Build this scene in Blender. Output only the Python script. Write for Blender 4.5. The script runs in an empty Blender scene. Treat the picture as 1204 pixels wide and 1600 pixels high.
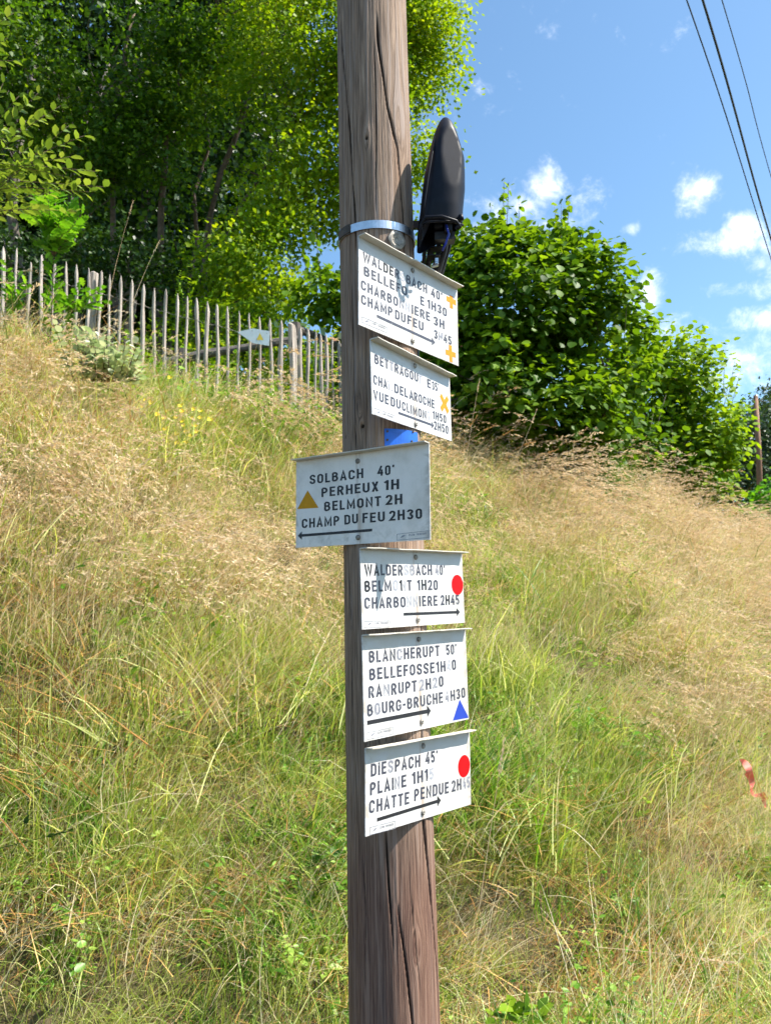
import bpy, math, random
import numpy as np
from mathutils import Vector, Matrix
R_ = math.radians
rng = np.random.default_rng(7)
random.seed(7)
scene = bpy.context.scene
col = scene.collection

# ------------------------------------------------------------------ camera
F, PITCH, ROLL, EYE = 1281.6, R_(7.175), R_(-1.045), 1.6
CAM = np.array([0.0, 0.0, EYE])
fwd = np.array([0, math.cos(PITCH), math.sin(PITCH)])
rt0 = np.array([1.0, 0, 0]); up0 = np.cross(rt0, fwd)
RT = math.cos(ROLL)*rt0 + math.sin(ROLL)*up0
UP = -math.sin(ROLL)*rt0 + math.cos(ROLL)*up0
def ray(px, py):
    return fwd*F + RT*(px-602) - UP*(py-800)
def at(px, py, Y):
    d = ray(px, py); return CAM + d*(Y/d[1])
def to_px(P):
    P = np.asarray(P, float)-CAM; z = P@fwd
    return 602+F*(P@RT)/z, 800-F*(P@UP)/z, z
cd = bpy.data.cameras.new('camera'); cam = bpy.data.objects.new('camera', cd); col.objects.link(cam)
m = Matrix((RT, UP, -fwd)).transposed().to_4x4(); m.translation = Vector(CAM); cam.matrix_world = m
cd.sensor_fit = 'VERTICAL'; cd.sensor_height = 24; cd.lens = 24*F/1600
cd.clip_start = .05; cd.clip_end = 3000
cd.dof.use_dof = True; cd.dof.focus_distance = 2.0; cd.dof.aperture_fstop = 6.5
scene.camera = cam

# ------------------------------------------------------------------ light
SUN_EL, SUN_AZ = R_(52), R_(95)           # azimuth: from +Y (view direction) towards +X
w = bpy.data.worlds.new('World'); scene.world = w; w.use_nodes = True
sun_dir = Vector((math.sin(SUN_AZ)*math.cos(SUN_EL), math.cos(SUN_AZ)*math.cos(SUN_EL), math.sin(SUN_EL)))
sl = bpy.data.lights.new('sun', 'SUN'); sl.energy = 5.0; sl.angle = R_(.53); sl.color = (1, .94, .85)
so = bpy.data.objects.new('sun', sl); col.objects.link(so)
so.rotation_euler = (-sun_dir).to_track_quat('-Z', 'Y').to_euler(); so.location = (8, 0, 12)
vs = scene.view_settings
vs.view_transform = 'Standard'; vs.look = 'None'; vs.exposure = 1.15; vs.gamma = 1; vs.use_curve_mapping = False
cy = scene.cycles
cy.max_bounces = 5; cy.diffuse_bounces = 2; cy.glossy_bounces = 2; cy.transmission_bounces = 4; cy.transparent_max_bounces = 6
cy.use_adaptive_sampling = True; cy.adaptive_threshold = .05; cy.use_denoising = True; cy.caustics_reflective = False; cy.caustics_refractive = False

class NT:
    def __init__(s, tree): s.t = tree; s.n = tree.nodes; s.l = tree.links
    def new(s, typ, **k):
        n = s.n.new(typ)
        for a, b in k.items(): setattr(n, a, b)
        return n
    def put(s, sock, v):
        if v is None: return
        if isinstance(v, bpy.types.NodeSocket): s.l.new(v, sock)
        else:
            try: sock.default_value = v
            except Exception:
                sock.default_value = (*v, 1)
    def math(s, op, a, b=None, c=None, clamp=False):
        n = s.new('ShaderNodeMath', operation=op, use_clamp=clamp)
        for i, v in enumerate((a, b, c)): s.put(n.inputs[i], v)
        return n.outputs[0]
    def vmath(s, op, a, b=None, out=0):
        n = s.new('ShaderNodeVectorMath', operation=op)
        s.put(n.inputs[0], a); s.put(n.inputs[1], b)
        return n.outputs[out]
    def noise(s, vec, scale, detail=4, rough=.55, dist=0, out=0):
        n = s.new('ShaderNodeTexNoise'); s.put(n.inputs['Vector'], vec)
        n.inputs['Scale'].default_value = scale; n.inputs['Detail'].default_value = detail
        n.inputs['Roughness'].default_value = rough; n.inputs['Distortion'].default_value = dist
        return n.outputs[out]
    def ramp(s, v, stops, interp='LINEAR'):
        n = s.new('ShaderNodeValToRGB'); s.put(n.inputs[0], v); cr = n.color_ramp; cr.interpolation = interp
        while len(cr.elements) < len(stops): cr.elements.new(.5)
        for e, (p, c) in zip(cr.elements, stops):
            e.position = p; e.color = (c, c, c, 1) if isinstance(c, (int, float)) else (*c, 1)
        return n.outputs[0]
    def mix(s, f, a, b, mode='MIX'):
        n = s.new('ShaderNodeMix', data_type='RGBA', blend_type=mode)
        s.put(n.inputs[0], f); s.put(n.inputs[6], a); s.put(n.inputs[7], b)
        return n.outputs[2]
    def smooth(s, v, a, b, lo=0, hi=1):
        n = s.new('ShaderNodeMapRange', interpolation_type='SMOOTHSTEP')
        for i, x in enumerate((v, a, b, lo, hi)): s.put(n.inputs[i], x)
        return n.outputs[0]

wt = NT(w.node_tree); bg = w.node_tree.nodes['Background']
sky = wt.new('ShaderNodeTexSky', sky_type='NISHITA'); sky.sun_disc = False
sky.sun_elevation = SUN_EL; sky.sun_rotation = SUN_AZ; sky.altitude = 500; sky.air_density = 1.0; sky.dust_density = 1.3; sky.ozone_density = 1.6
tc = wt.new('ShaderNodeTexCoord'); dirv = wt.vmath('NORMALIZE', tc.outputs['Generated'])
n1 = wt.noise(dirv, 13, 8, .66, .4)
n2 = wt.noise(dirv, 3.0, 4, .55)
mask = wt.smooth(n2, .56, .74, 0, .16)    # thin fair-weather clouds all round the sky
for (px, py, sx, sy, s_) in [(850,285,36,34,.30),(812,318,28,22,.26),(840,352,70,16,.20),(1086,305,30,30,.30),(1135,378,75,22,.30),(1160,350,30,20,.28),
        (1008,470,26,42,.32),(1160,452,60,16,.24),(1190,497,42,20,.26),(1140,580,55,45,.27),(1165,600,60,24,.17),(748,133,26,14,.16),(985,358,22,12,.16),(760,380,50,45,.26),(1090,560,60,30,.2),(1040,520,70,40,.22),(1180,560,50,50,.13),(1195,410,50,26,.2),(905,300,60,40,.14),(790,330,60,50,.2)]:
    c = Vector(ray(px, py)).normalized()
    e1 = Vector(RT); e2 = c.cross(e1).normalized(); e1 = e2.cross(c)
    L = F/math.cos(math.atan(math.hypot(px-602, py-800)/F))
    dv = wt.vmath('SUBTRACT', dirv, tuple(c))
    a = wt.math('DIVIDE', wt.vmath('DOT_PRODUCT', dv, tuple(e1), out=1), sx*1.5/L)
    b = wt.math('DIVIDE', wt.vmath('DOT_PRODUCT', dv, tuple(e2), out=1), sy*1.5/L)
    d2 = wt.math('SQRT', wt.math('ADD', wt.math('MULTIPLY', a, a), wt.math('MULTIPLY', b, b)))
    f_ = wt.smooth(d2, 1.25, .0, 0, s_*.95)
    mask = wt.math('MAXIMUM', mask, f_)
n3 = wt.noise(dirv, 34, 8, .68, .4)
cl = wt.math('ADD', wt.math('ADD', wt.math('MULTIPLY', n1, .55), wt.math('MULTIPLY', n3, .45)), mask)
alpha = wt.smooth(cl, .58, .92, 0, .9)
skyc = wt.mix(1, sky.outputs[0], (.86, 1.07, 1.10), 'MULTIPLY')
gn = w.node_tree.nodes.new('ShaderNodeMix'); 
cloudc = wt.mix(wt.smooth(n3, .35, .65), (5.6, 6.1, 7.0), (8.8, 8.9, 9.0))
colr = wt.mix(alpha, skyc, cloudc)
wt.l.new(colr, bg.inputs[0]); bg.inputs[1].default_value = .105
w.node_tree.nodes.remove(gn)

# ------------------------------------------------------------------ helpers
def mesh_np(name, V, faces=None, tris=None, quads=None, mat=None, smooth=False):
    me = bpy.data.meshes.new(name)
    V = np.asarray(V, np.float32)
    if faces is not None:
        me.from_pydata([tuple(v) for v in V.tolist()], [], faces)
    else:
        F3 = [] if tris is None else np.asarray(tris, np.int32).reshape(-1, 3)
        F4 = [] if quads is None else np.asarray(quads, np.int32).reshape(-1, 4)
        n3, n4 = len(F3), len(F4)
        idx = np.concatenate([np.asarray(F3).ravel(), np.asarray(F4).ravel()]).astype(np.int32)
        me.vertices.add(len(V)); me.vertices.foreach_set('co', V.ravel())
        me.loops.add(len(idx)); me.loops.foreach_set('vertex_index', idx)
        me.polygons.add(n3+n4)
        ls = np.concatenate([np.arange(n3)*3, n3*3+np.arange(n4)*4]).astype(np.int32)
        me.polygons.foreach_set('loop_start', ls)
        me.update(calc_edges=True)
    if smooth: me.polygons.foreach_set('use_smooth', np.ones(len(me.polygons), bool))
    if mat is not None: me.materials.append(mat)
    return me
def set_col(me, vals, name='tone'):
    a = me.attributes.new(name, 'FLOAT', 'POINT'); a.data.foreach_set('value', np.asarray(vals, np.float32))
def link(name, me, parent=None, loc=None, rot=None):
    o = bpy.data.objects.new(name, me); col.objects.link(o)
    if parent is not None: o.parent = parent
    if loc is not None: o.location = loc
    if rot is not None: o.rotation_euler = rot
    return o
def tag(o, label=None, cat=None, group=None, kind=None):
    if label: o['label'] = label
    if cat: o['category'] = cat
    if group: o['group'] = group
    if kind: o['kind'] = kind
    return o
def thing(name, label, cat, loc=(0, 0, 0), group=None):
    return tag(link(name, None, None, loc), label, cat, group)

class MB:
    def __init__(s): s.v = []; s.f = []
    def add(s, V, Fc):
        o = len(s.v); s.v += [tuple(map(float, p)) for p in V]; s.f += [tuple(i+o for i in q) for q in Fc]
    def box(s, c, d, M=None):
        V = [Vector((c[0]+i*d[0]/2, c[1]+j*d[1]/2, c[2]+k*d[2]/2)) for i in (-1, 1) for j in (-1, 1) for k in (-1, 1)]
        if M: V = [M @ p for p in V]
        s.add(V, [(0,1,3,2),(4,6,7,5),(0,4,5,1),(2,3,7,6),(0,2,6,4),(1,5,7,3)])
    def tube(s, pts, rad, n=8, cap=True, rough=0, sx=1.0):
        pts = [Vector(p) for p in pts]
        if not hasattr(rad, '__len__'): rad = [rad]*len(pts)
        V = []; up = Vector((0, 0, 1))
        for i, p in enumerate(pts):
            t = (pts[min(i+1, len(pts)-1)]-pts[max(i-1, 0)]).normalized()
            a = t.cross(up if abs(t.z) < .95 else Vector((0, 1, 0))).normalized(); b = t.cross(a)
            for k in range(n):
                th = 2*math.pi*k/n; r = rad[i]*(1+rough*random.uniform(-1, 1))
                V.append(p+a*math.cos(th)*r*sx+b*math.sin(th)*r)
        Fc = [(i*n+k, i*n+(k+1) % n, (i+1)*n+(k+1) % n, (i+1)*n+k) for i in range(len(pts)-1) for k in range(n)]
        if cap: Fc += [tuple(range(n-1, -1, -1)), tuple((len(pts)-1)*n+k for k in range(n))]
        s.add(V, Fc)
    def build(s, name, mat, parent=None, smooth=False, loc=None, rot=None):
        me = mesh_np(name, s.v if s.v else [(0,0,0)], faces=s.f, mat=mat, smooth=smooth)
        return link(name, me, parent, loc, rot)

def material(name):
    mt = bpy.data.materials.new(name); mt.use_nodes = True
    t = NT(mt.node_tree); p = mt.node_tree.nodes['Principled BSDF']
    return mt, t, p
def simple(name, c, rough=.6, metal=0, var=.25, scale=30, bump=0, spec=.5, coord='Object'):
    mt, t, p = material(name)
    tcn = t.new('ShaderNodeTexCoord')
    n = t.noise(tcn.outputs[coord], scale, 5, .6)
    c0 = tuple(x*(1-var) for x in c); c1 = tuple(min(1, x*(1+var)) for x in c)
    t.l.new(t.ramp(n, [(.3, c0), (.7, c1)]), p.inputs['Base Color'])
    p.inputs['Roughness'].default_value = rough; p.inputs['Metallic'].default_value = metal
    p.inputs['Specular IOR Level'].default_value = spec
    if bump:
        b = t.new('ShaderNodeBump'); b.inputs['Strength'].default_value = bump; b.inputs['Distance'].default_value = .002
        t.l.new(n, b.inputs['Height']); t.l.new(b.outputs[0], p.inputs['Normal'])
    return mt

def foliage_mat(name, dark, mid, light, trans=.4, spec=.35, rough=.45, patch=1.2, tcol=None, tscale=1.0):
    """leaf colour = per-leaf tone + slow drift through the plant; light shines through the blade"""
    mt, t, p = material(name)
    at_ = t.new('ShaderNodeAttribute'); at_.attribute_name = 'tone'
    oi = t.new('ShaderNodeObjectInfo'); g = t.new('ShaderNodeNewGeometry')
    n = t.noise(g.outputs['Position'], patch, 3, .5)
    v = t.math('ADD', t.math('MULTIPLY', at_.outputs['Fac'], .55), t.math('MULTIPLY', n, .45))
    v = t.math('ADD', v, t.math('MULTIPLY', t.math('SUBTRACT', oi.outputs['Random'], .5), .25))
    c = t.ramp(v, [(.18, dark), (.5, mid), (.82, light)])
    t.l.new(c, p.inputs['Base Color']); p.inputs['Roughness'].default_value = rough
    p.inputs['Specular IOR Level'].default_value = spec
    tr = t.new('ShaderNodeBsdfTranslucent')
    tc_ = t.mix(1, c, tcol or (1.5, 1.45, .55), 'MULTIPLY')
    t.l.new(tc_, tr.inputs[0])
    ms = t.new('ShaderNodeMixShader'); ms.inputs[0].default_value = trans
    t.l.new(p.outputs[0], ms.inputs[1]); t.l.new(tr.outputs[0], ms.inputs[2])
    t.l.new(ms.outputs[0], mt.node_tree.nodes['Material Output'].inputs[0])
    return mt

def vnoise(x, y, seed=0):
    """smooth value noise in [0,1] for numpy arrays"""
    x = np.asarray(x, float); y = np.asarray(y, float)
    xi = np.floor(x).astype(np.int64); yi = np.floor(y).astype(np.int64); fx = x-xi; fy = y-yi
    fx = fx*fx*(3-2*fx); fy = fy*fy*(3-2*fy)
    def h(a, b):
        n = (a*374761393+b*668265263+seed*974711) & 0xffffffff
        n = ((n ^ (n >> 13))*1274126177) & 0xffffffff
        return ((n ^ (n >> 16)) & 0xffff)/65535.0
    return (h(xi, yi)*(1-fx)+h(xi+1, yi)*fx)*(1-fy)+(h(xi, yi+1)*(1-fx)+h(xi+1, yi+1)*fx)*fy
def fbm(x, y, seed=0, o=3):
    s = 0; a = 1; t = 0
    for i in range(o): s = s+a*vnoise(x*2**i, y*2**i, seed+i); t += a; a *= .5
    return s/t

# ------------------------------------------------------------------ ground
A_ = np.array([-1.6, -.9, -.47, -.2, -.05, .1, .23, .35, .47, .8, 1.6])
RC = np.array([5.6, 5.8, 6.4, 7.4, 8.2, 8.4, 9.6, 11.0, 13.5, 16, 18])
ZC = np.array([3.7, 3.7, 3.68, 3.26, 3.14, 2.98, 2.86, 2.55, 2.10, 2.1, 2.1])     # world z of the crest
def ground(x, y):
    x = np.asarray(x, float); y = np.asarray(y, float)
    r = np.hypot(x, y); a = np.arctan2(x, np.maximum(y, -1e9))
    a = np.clip(a, -1.6, 1.6)
    rc = np.interp(a, A_, RC); zc = np.interp(a, A_, ZC)
    yy = np.where(y > 0, np.sqrt(y*y+.15*x*x), -1)       # bank runs roughly across the view
    r0 = 3.15-.5*np.clip(-a/.47, -1, 1)
    t = np.clip((yy-r0)/(rc-r0), 0, None)
    s = np.where(t < 1, 1-(1-np.clip(t, 0, 1))**1.25, 1.0)
    s = s*np.clip(t/.06, 0, 1)**.5*.04/.04
    far = np.clip(yy-rc, 0, 45)
    slope = np.interp(a, [-.5, .1, .47], [.10, .10, .135])
    z = zc*s+far*slope
    z = z+(.10*(fbm(x*.9+5, y*.9, 3)-.5)+.05*(vnoise(x*3, y*3, 9)-.5))*np.clip(t*4, 0, 1)
    return z
# one sheet, fine near the camera and coarse out to the horizon
xs = np.unique(np.concatenate([np.linspace(-900, -30, 18), np.linspace(-30, -9, 16), np.linspace(-9, 14, 150), np.linspace(14, 40, 18), np.linspace(40, 900, 18)]))
ys = np.unique(np.concatenate([np.linspace(-500, -4, 12), np.linspace(-4, 2, 12), np.linspace(2, 18, 130), np.linspace(18, 60, 30), np.linspace(60, 1500, 18)]))
X, Y = np.meshgrid(xs, ys)
Z = ground(X, Y)
nx = len(xs); I, J = np.meshgrid(np.arange(len(ys)-1), np.arange(nx-1), indexing='ij'); b = (I*nx+J).ravel()
q = np.stack([b, b+1, b+nx+1, b+nx], 1)
gm, t, p = material('soil_and_thatch')
g = t.new('ShaderNodeNewGeometry')
n = t.noise(g.outputs['Position'], 2.2, 6, .65); nf = t.noise(g.outputs['Position'], 90, 4, .7)
c = t.ramp(n, [(.3, (.06, .055, .02)), (.5, (.12, .095, .04)), (.7, (.20, .15, .09))])
c = t.mix(.6, c, t.ramp(nf, [(.3, .35), (.7, 1.3)]), 'MULTIPLY')
t.l.new(c, p.inputs['Base Color']); p.inputs['Roughness'].default_value = .95
bp = t.new('ShaderNodeBump'); bp.inputs['Strength'].default_value = .9; bp.inputs['Distance'].default_value = .02
t.l.new(nf, bp.inputs['Height']); t.l.new(bp.outputs[0], p.inputs['Normal'])
tag(link('grassy_ground', mesh_np('grassy_ground', np.stack([X, Y, Z], -1).reshape(-1, 3), quads=q, mat=gm, smooth=True)), 'dry soil of the roadside bank under the grass', kind='structure')
# asphalt lane at the foot of the bank, where the photographer stands
rm = simple('asphalt', (.055, .053, .05), .9, var=.35, scale=120, bump=.8)
mb = MB(); V = []
for i in range(61):
    x = -60+i*2.0
    V += [(x, -3.2, .004), (x, 1.75+.05*math.sin(x), .004)]
mb.add(V, [(2*i, 2*i+2, 2*i+3, 2*i+1) for i in range(60)])
tag(mb.build('road', rm), 'narrow asphalt lane along the foot of the bank', kind='structure')

# ------------------------------------------------------------------ utility pole
PX, PY, PR0 = -0.00484, 1.95, .0963
def pole_axis(zz):                                     # zz relative to eye height
    return PX-.00482*zz, PY+.0009*zz, PR0-.0045*zz
def pole_hit(px, py):
    """angle (0 = towards the camera, + = right) and world z where a view ray meets the pole"""
    d = ray(px, py); d = d/d[1]; zz = 0
    for _ in range(4):
        ax, ay, r = pole_axis(zz)
        A = d[0]**2+d[1]**2; B = -2*(d[0]*ax+d[1]*ay); C = ax*ax+ay*ay-r*r
        disc = max(B*B-4*A*C, 0); s = (-B-math.sqrt(disc))/(2*A); P = d*s; zz = P[2]
    return math.atan2(P[0]-ax, -(P[1]-ay)), P[2]+EYE
NA, z0, z1 = 400, -.9, 4.2
zz = np.concatenate([np.linspace(z0, .3, 14), np.linspace(.3, 3.2, 420)[1:], np.linspace(3.2, z1, 30)[1:]])
TH = np.linspace(-math.pi, math.pi, NA, endpoint=False)
T2, Z2 = np.meshgrid(TH, zz)
RR = PR0-.0045*(Z2-EYE)
dr = .0016*(fbm(T2*3+20, Z2*1.2, 5)-.5)+.0009*(vnoise(T2*26+80, Z2*2.2, 11)-.5)+.0006*(vnoise(T2*60+80, Z2*4, 12)-.5)
U2 = T2*.09
GU = U2.copy()
for (px, py, s) in [(625, 194, .024), (572.5, 215, .010), (561, 637, .011), (566, 665, .006), (600, 1150, .012), (650, 1480, .016)]:
    th, zk = pole_hit(px, py); du = (T2-th)*.09; dz = Z2-zk
    k = np.exp(-(du**2/(2*s*s)+dz**2/(2*(s*2.6)**2)))
    GU = GU-np.tanh(du/(s*.5))*k*s*.95
    if s > .009: dr += .0020*k
cracks = [([(529, 0), (531.5, 34), (546, 205), (554, 344), (556, 400)], .0022, .010),
          ([(588, 20), (590.6, 66), (605, 168), (621, 236), (630, 339), (632, 420)], .0022, .010),
          ([(601, 1290), (602.8, 1305), (607, 1381), (613.7, 1469), (614, 1490)], .0016, .008),
          ([(620, 1410), (623.6, 1436), (633.4, 1501), (644, 1591), (652, 1700)], .0020, .010),
          ([(657, 860), (659, 1150), (661.8, 1285), (675, 1425), (683.7, 1545), (687, 1640)], .0032, .014),
          ([(584, 60), (588, 200), (586, 330)], .0010, .004), ([(545, 880), (549, 1000), (551, 1200)], .0010, .004),
          ([(556, 720), (552, 560), (549, 430)], .0011, .004), ([(640, 1380), (648, 1470), (657, 1560)], .0009, .003),
          ([(566, 1330), (571, 1420), (570, 1560)], .0009, .003)]
CR = np.zeros_like(T2)
for pts, wd, dp in cracks:
    hp = np.array([pole_hit(*p_) for p_ in pts]); o = np.argsort(hp[:, 1]); hp = hp[o]
    zk = zz; tk = np.interp(zk, hp[:, 1], hp[:, 0])+.012*(vnoise(zk*9, zk*0, 21)-.5)+.006*(vnoise(zk*30, zk*0, 22)-.5)
    ends = np.clip(np.minimum(zk-hp[0, 1], hp[-1, 1]-zk)/.06, 0, 1)
    wk = wd*(.55+.9*vnoise(zk*14, zk*0, 23))
    du = np.abs(T2-tk[:, None])*.095
    k = np.clip(1.35-du/np.maximum(wk, 1e-5)[:, None], 0, 1)*ends[:, None]
    CR = np.maximum(CR, k); dr -= dp*k
for (px, py, rad) in [(572.5, 215, .0032), (566, 665, .0040), (540, 680, .0026)]:
    th, zk = pole_hit(px, py); d_ = np.hypot((T2-th)*.095, Z2-zk); k = np.clip(1.5-d_/rad, 0, 1)
    dr -= .012*k; CR = np.maximum(CR, k)
AX = PX-.00482*(Z2-EYE); AY = PY+.0009*(Z2-EYE)
V = np.stack([AX+(RR+dr)*np.sin(T2), AY-(RR+dr)*np.cos(T2), Z2], -1).reshape(-1, 3)
nz = len(zz); I, J = np.meshgrid(np.arange(nz-1), np.arange(NA), indexing='ij'); J1 = (J+1) % NA
q = np.stack([I*NA+J, I*NA+J1, (I+1)*NA+J1, (I+1)*NA+J], -1).reshape(-1, 4)
pm, t, p = material('weathered_pole_wood')
au = t.new('ShaderNodeAttribute'); au.attribute_name = 'grain_u'
g = t.new('ShaderNodeNewGeometry'); sp = t.new('ShaderNodeSeparateXYZ'); t.l.new(g.outputs['Position'], sp.inputs[0])
def cxyz(sx, sz, off=0.0):
    n = t.new('ShaderNodeCombineXYZ')
    t.l.new(t.math('MULTIPLY', au.outputs['Fac'], sx), n.inputs[0]); t.l.new(t.math('MULTIPLY', sp.outputs[2], sz), n.inputs[2]); n.inputs[1].default_value = off
    return n.outputs[0]
fine = t.noise(cxyz(330, 7), 1, 5, .65, .2)
med = t.noise(cxyz(110, 2.2, 4), 1, 5, .6, .4)
big = t.noise(cxyz(26, 1.1, 9), 1, 4, .55, .3)
hgt = t.smooth(sp.outputs[2], 1.3, .95)
c_up = t.ramp(fine, [(.28, (.060, .040, .028)), (.45, (.20, .135, .095)), (.62, (.37, .26, .185)), (.8, (.55, .42, .32))])
c_lo = t.ramp(fine, [(.25, (.045, .026, .020)), (.45, (.14, .074, .054)), (.65, (.28, .165, .115)), (.85, (.48, .35, .26))])
c = t.mix(hgt, c_up, c_lo)
c = t.mix(t.smooth(med, .52, .62, 0, .8), c, t.mix(hgt, (.30, .235, .20), (.30, .19, .14)))
c = t.mix(t.smooth(med, .42, .30, 0, .75), c, (.045, .03, .025))
c = t.mix(t.smooth(big, .52, .68, 0, .35), c, (.24, .125, .07))
c = t.mix(t.smooth(big, .45, .3, 0, .35), c, (.13, .105, .10))
ac = t.new('ShaderNodeAttribute'); ac.attribute_name = 'crack'
c = t.mix(t.smooth(ac.outputs['Fac'], .05, .6, 0, .9), c, (.015, .01, .008))
t.l.new(c, p.inputs['Base Color']); p.inputs['Roughness'].default_value = .8; p.inputs['Specular IOR Level'].default_value = .25
bp = t.new('ShaderNodeBump'); bp.inputs['Strength'].default_value = .8; bp.inputs['Distance'].default_value = .003
t.l.new(t.math('ADD', fine, t.math('MULTIPLY', med, 1.2)), bp.inputs['Height']); t.l.new(bp.outputs[0], p.inputs['Normal'])
pole = thing('utility_pole', 'weathered brown wooden utility pole in the foreground carrying hiking signs', 'utility pole', (PX, PY, 0))
me = mesh_np('pole_shaft', V-np.array([PX, PY, 0]), quads=q, mat=pm, smooth=True); set_col(me, GU.ravel(), 'grain_u'); set_col(me, CR.ravel(), 'crack')
link('pole_shaft', me, pole)

# strap, medallion, blue plate ------------------------------------------------
steel = simple('galvanised_steel', (.62, .64, .68), .38, 1.0, var=.15, scale=60)
dullsteel = simple('dull_steel', (.26, .24, .21), .6, .55, var=.4, scale=90)
dark_steel = simple('rusty_steel', (.09, .07, .055), .7, .5, var=.4, scale=60)
def pole_patch(th0, th1, zb, zt, off, thick, n=24, zfun=None):
    """a sheet wrapped on the pole"""
    mb = MB(); V = []
    for i in range(n+1):
        th = th0+(th1-th0)*i/n
        for z_, r_ in ((zb, off), (zt, off), (zt, off+thick), (zb, off+thick)):
            zq = z_+(zfun(th) if zfun else 0)
            ax, ay, r = pole_axis(zq-EYE); V.append((ax+(r+r_)*math.sin(th), ay-(r+r_)*math.cos(th), zq))
    Fc = []
    for i in range(n):
        for k in range(4):
            Fc.append((i*4+k, i*4+(k+1) % 4, (i+1)*4+(k+1) % 4, (i+1)*4+k))
    if abs(th1-th0) < 6.28: Fc += [(3, 2, 1, 0), (n*4, n*4+1, n*4+2, n*4+3)]
    mb.add(V, Fc); return mb
_, zs = pole_hit(590, 351)
strap = thing('metal_strap', 'bright galvanised steel band wrapped round the pole above the top sign', 'metal strap', (PX, PY, zs))
def rel(mb, parent):
    l = parent.location; mb.v = [(a-l[0], b_-l[1], c_-l[2]) for a, b_, c_ in mb.v]; return mb
rel(pole_patch(-math.pi, math.pi-1e-4, zs-.010, zs+.010, .0025, .0015, 72), strap).build('band', steel, strap)
rel(pole_patch(-1.25, -.72, zs-.009, zs+.012, .0045, .0025, 10), strap).build('clamp', dark_steel, strap)
th, zm = pole_hit(618.5, 376)
cp = Vector((math.sin(th), -math.cos(th), 0)); ax, ay, r = pole_axis(zm-EYE)
medo = thing('round_tag', 'round embossed metal tag nailed to the pole under the steel band', 'metal tag', (ax+cp.x*(r+.003), ay+cp.y*(r+.003), zm))
medo.rotation_euler = (0, 0, th)
mb = MB(); V = []; N = 36                        # lies in local XZ, faces -Y; its rim is lobed like the photographed one
prof = [(0, .0), (.55, .0), (.62, .0012), (.78, .0012), (.84, .0002), (.93, .0002), (1.0, -.0008), (1.0, -.002)]
for pr, hh in prof:
    for k in range(N):
        a_ = 2*math.pi*k/N; rr = .0235*pr*(1+.04*math.cos(6*a_)*(pr > .9))
        V.append((rr*math.cos(a_), -.002-hh-.0006*math.sin(a_*5+pr*9)*(pr < .6 and pr > 0), rr*math.sin(a_)))
mb.add(V, [(i*N+k, i*N+(k+1) % N, (i+1)*N+(k+1) % N, (i+1)*N+k) for i in range(len(prof)-1) for k in range(N)])
mb.build('tag_disc', dullsteel, medo, smooth=True)
mb = MB()
for k in range(9):
    a_ = k*.7; rr = .004+.001*k
    mb.tube([(rr*math.cos(a_), -.0035, rr*math.sin(a_)), (rr*1.5*math.cos(a_+.5), -.0035, rr*1.5*math.sin(a_+.5))], .0008, 5)
mb.build('embossing', simple('pale_metal', (.34, .33, .28), .6, .4), medo)
blue = simple('blue_enamel', (.012, .11, .52), .35, var=.2, scale=25)
tha, zt = pole_hit(600, 670); thb, _ = pole_hit(650, 671)
_, zb = pole_hit(600, 716)
bo = thing('blue_plate', 'small blue plate on the pole behind the second and third signs', 'blue plate', (PX, PY, zb))
rel(pole_patch(tha, thb, zb, zt, .002, .0012, 14), bo).build('plate', blue, bo, smooth=False)
mb = MB()
for (qx, qy) in ((604.5, 674.5), (643, 675), (604.5, 688), (641, 690)):
    th, z_ = pole_hit(qx, qy); ax, ay, r = pole_axis(z_-EYE)
    cpt = Vector((ax+math.sin(th)*(r+.003), ay-math.cos(th)*(r+.003), z_))
    mb.tube([cpt, cpt+Vector((math.sin(th), -math.cos(th), 0))*.0025], .0028, 8)
rel(mb, bo).build('nail', dark_steel, bo)['kind'] = 'stuff'

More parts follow.
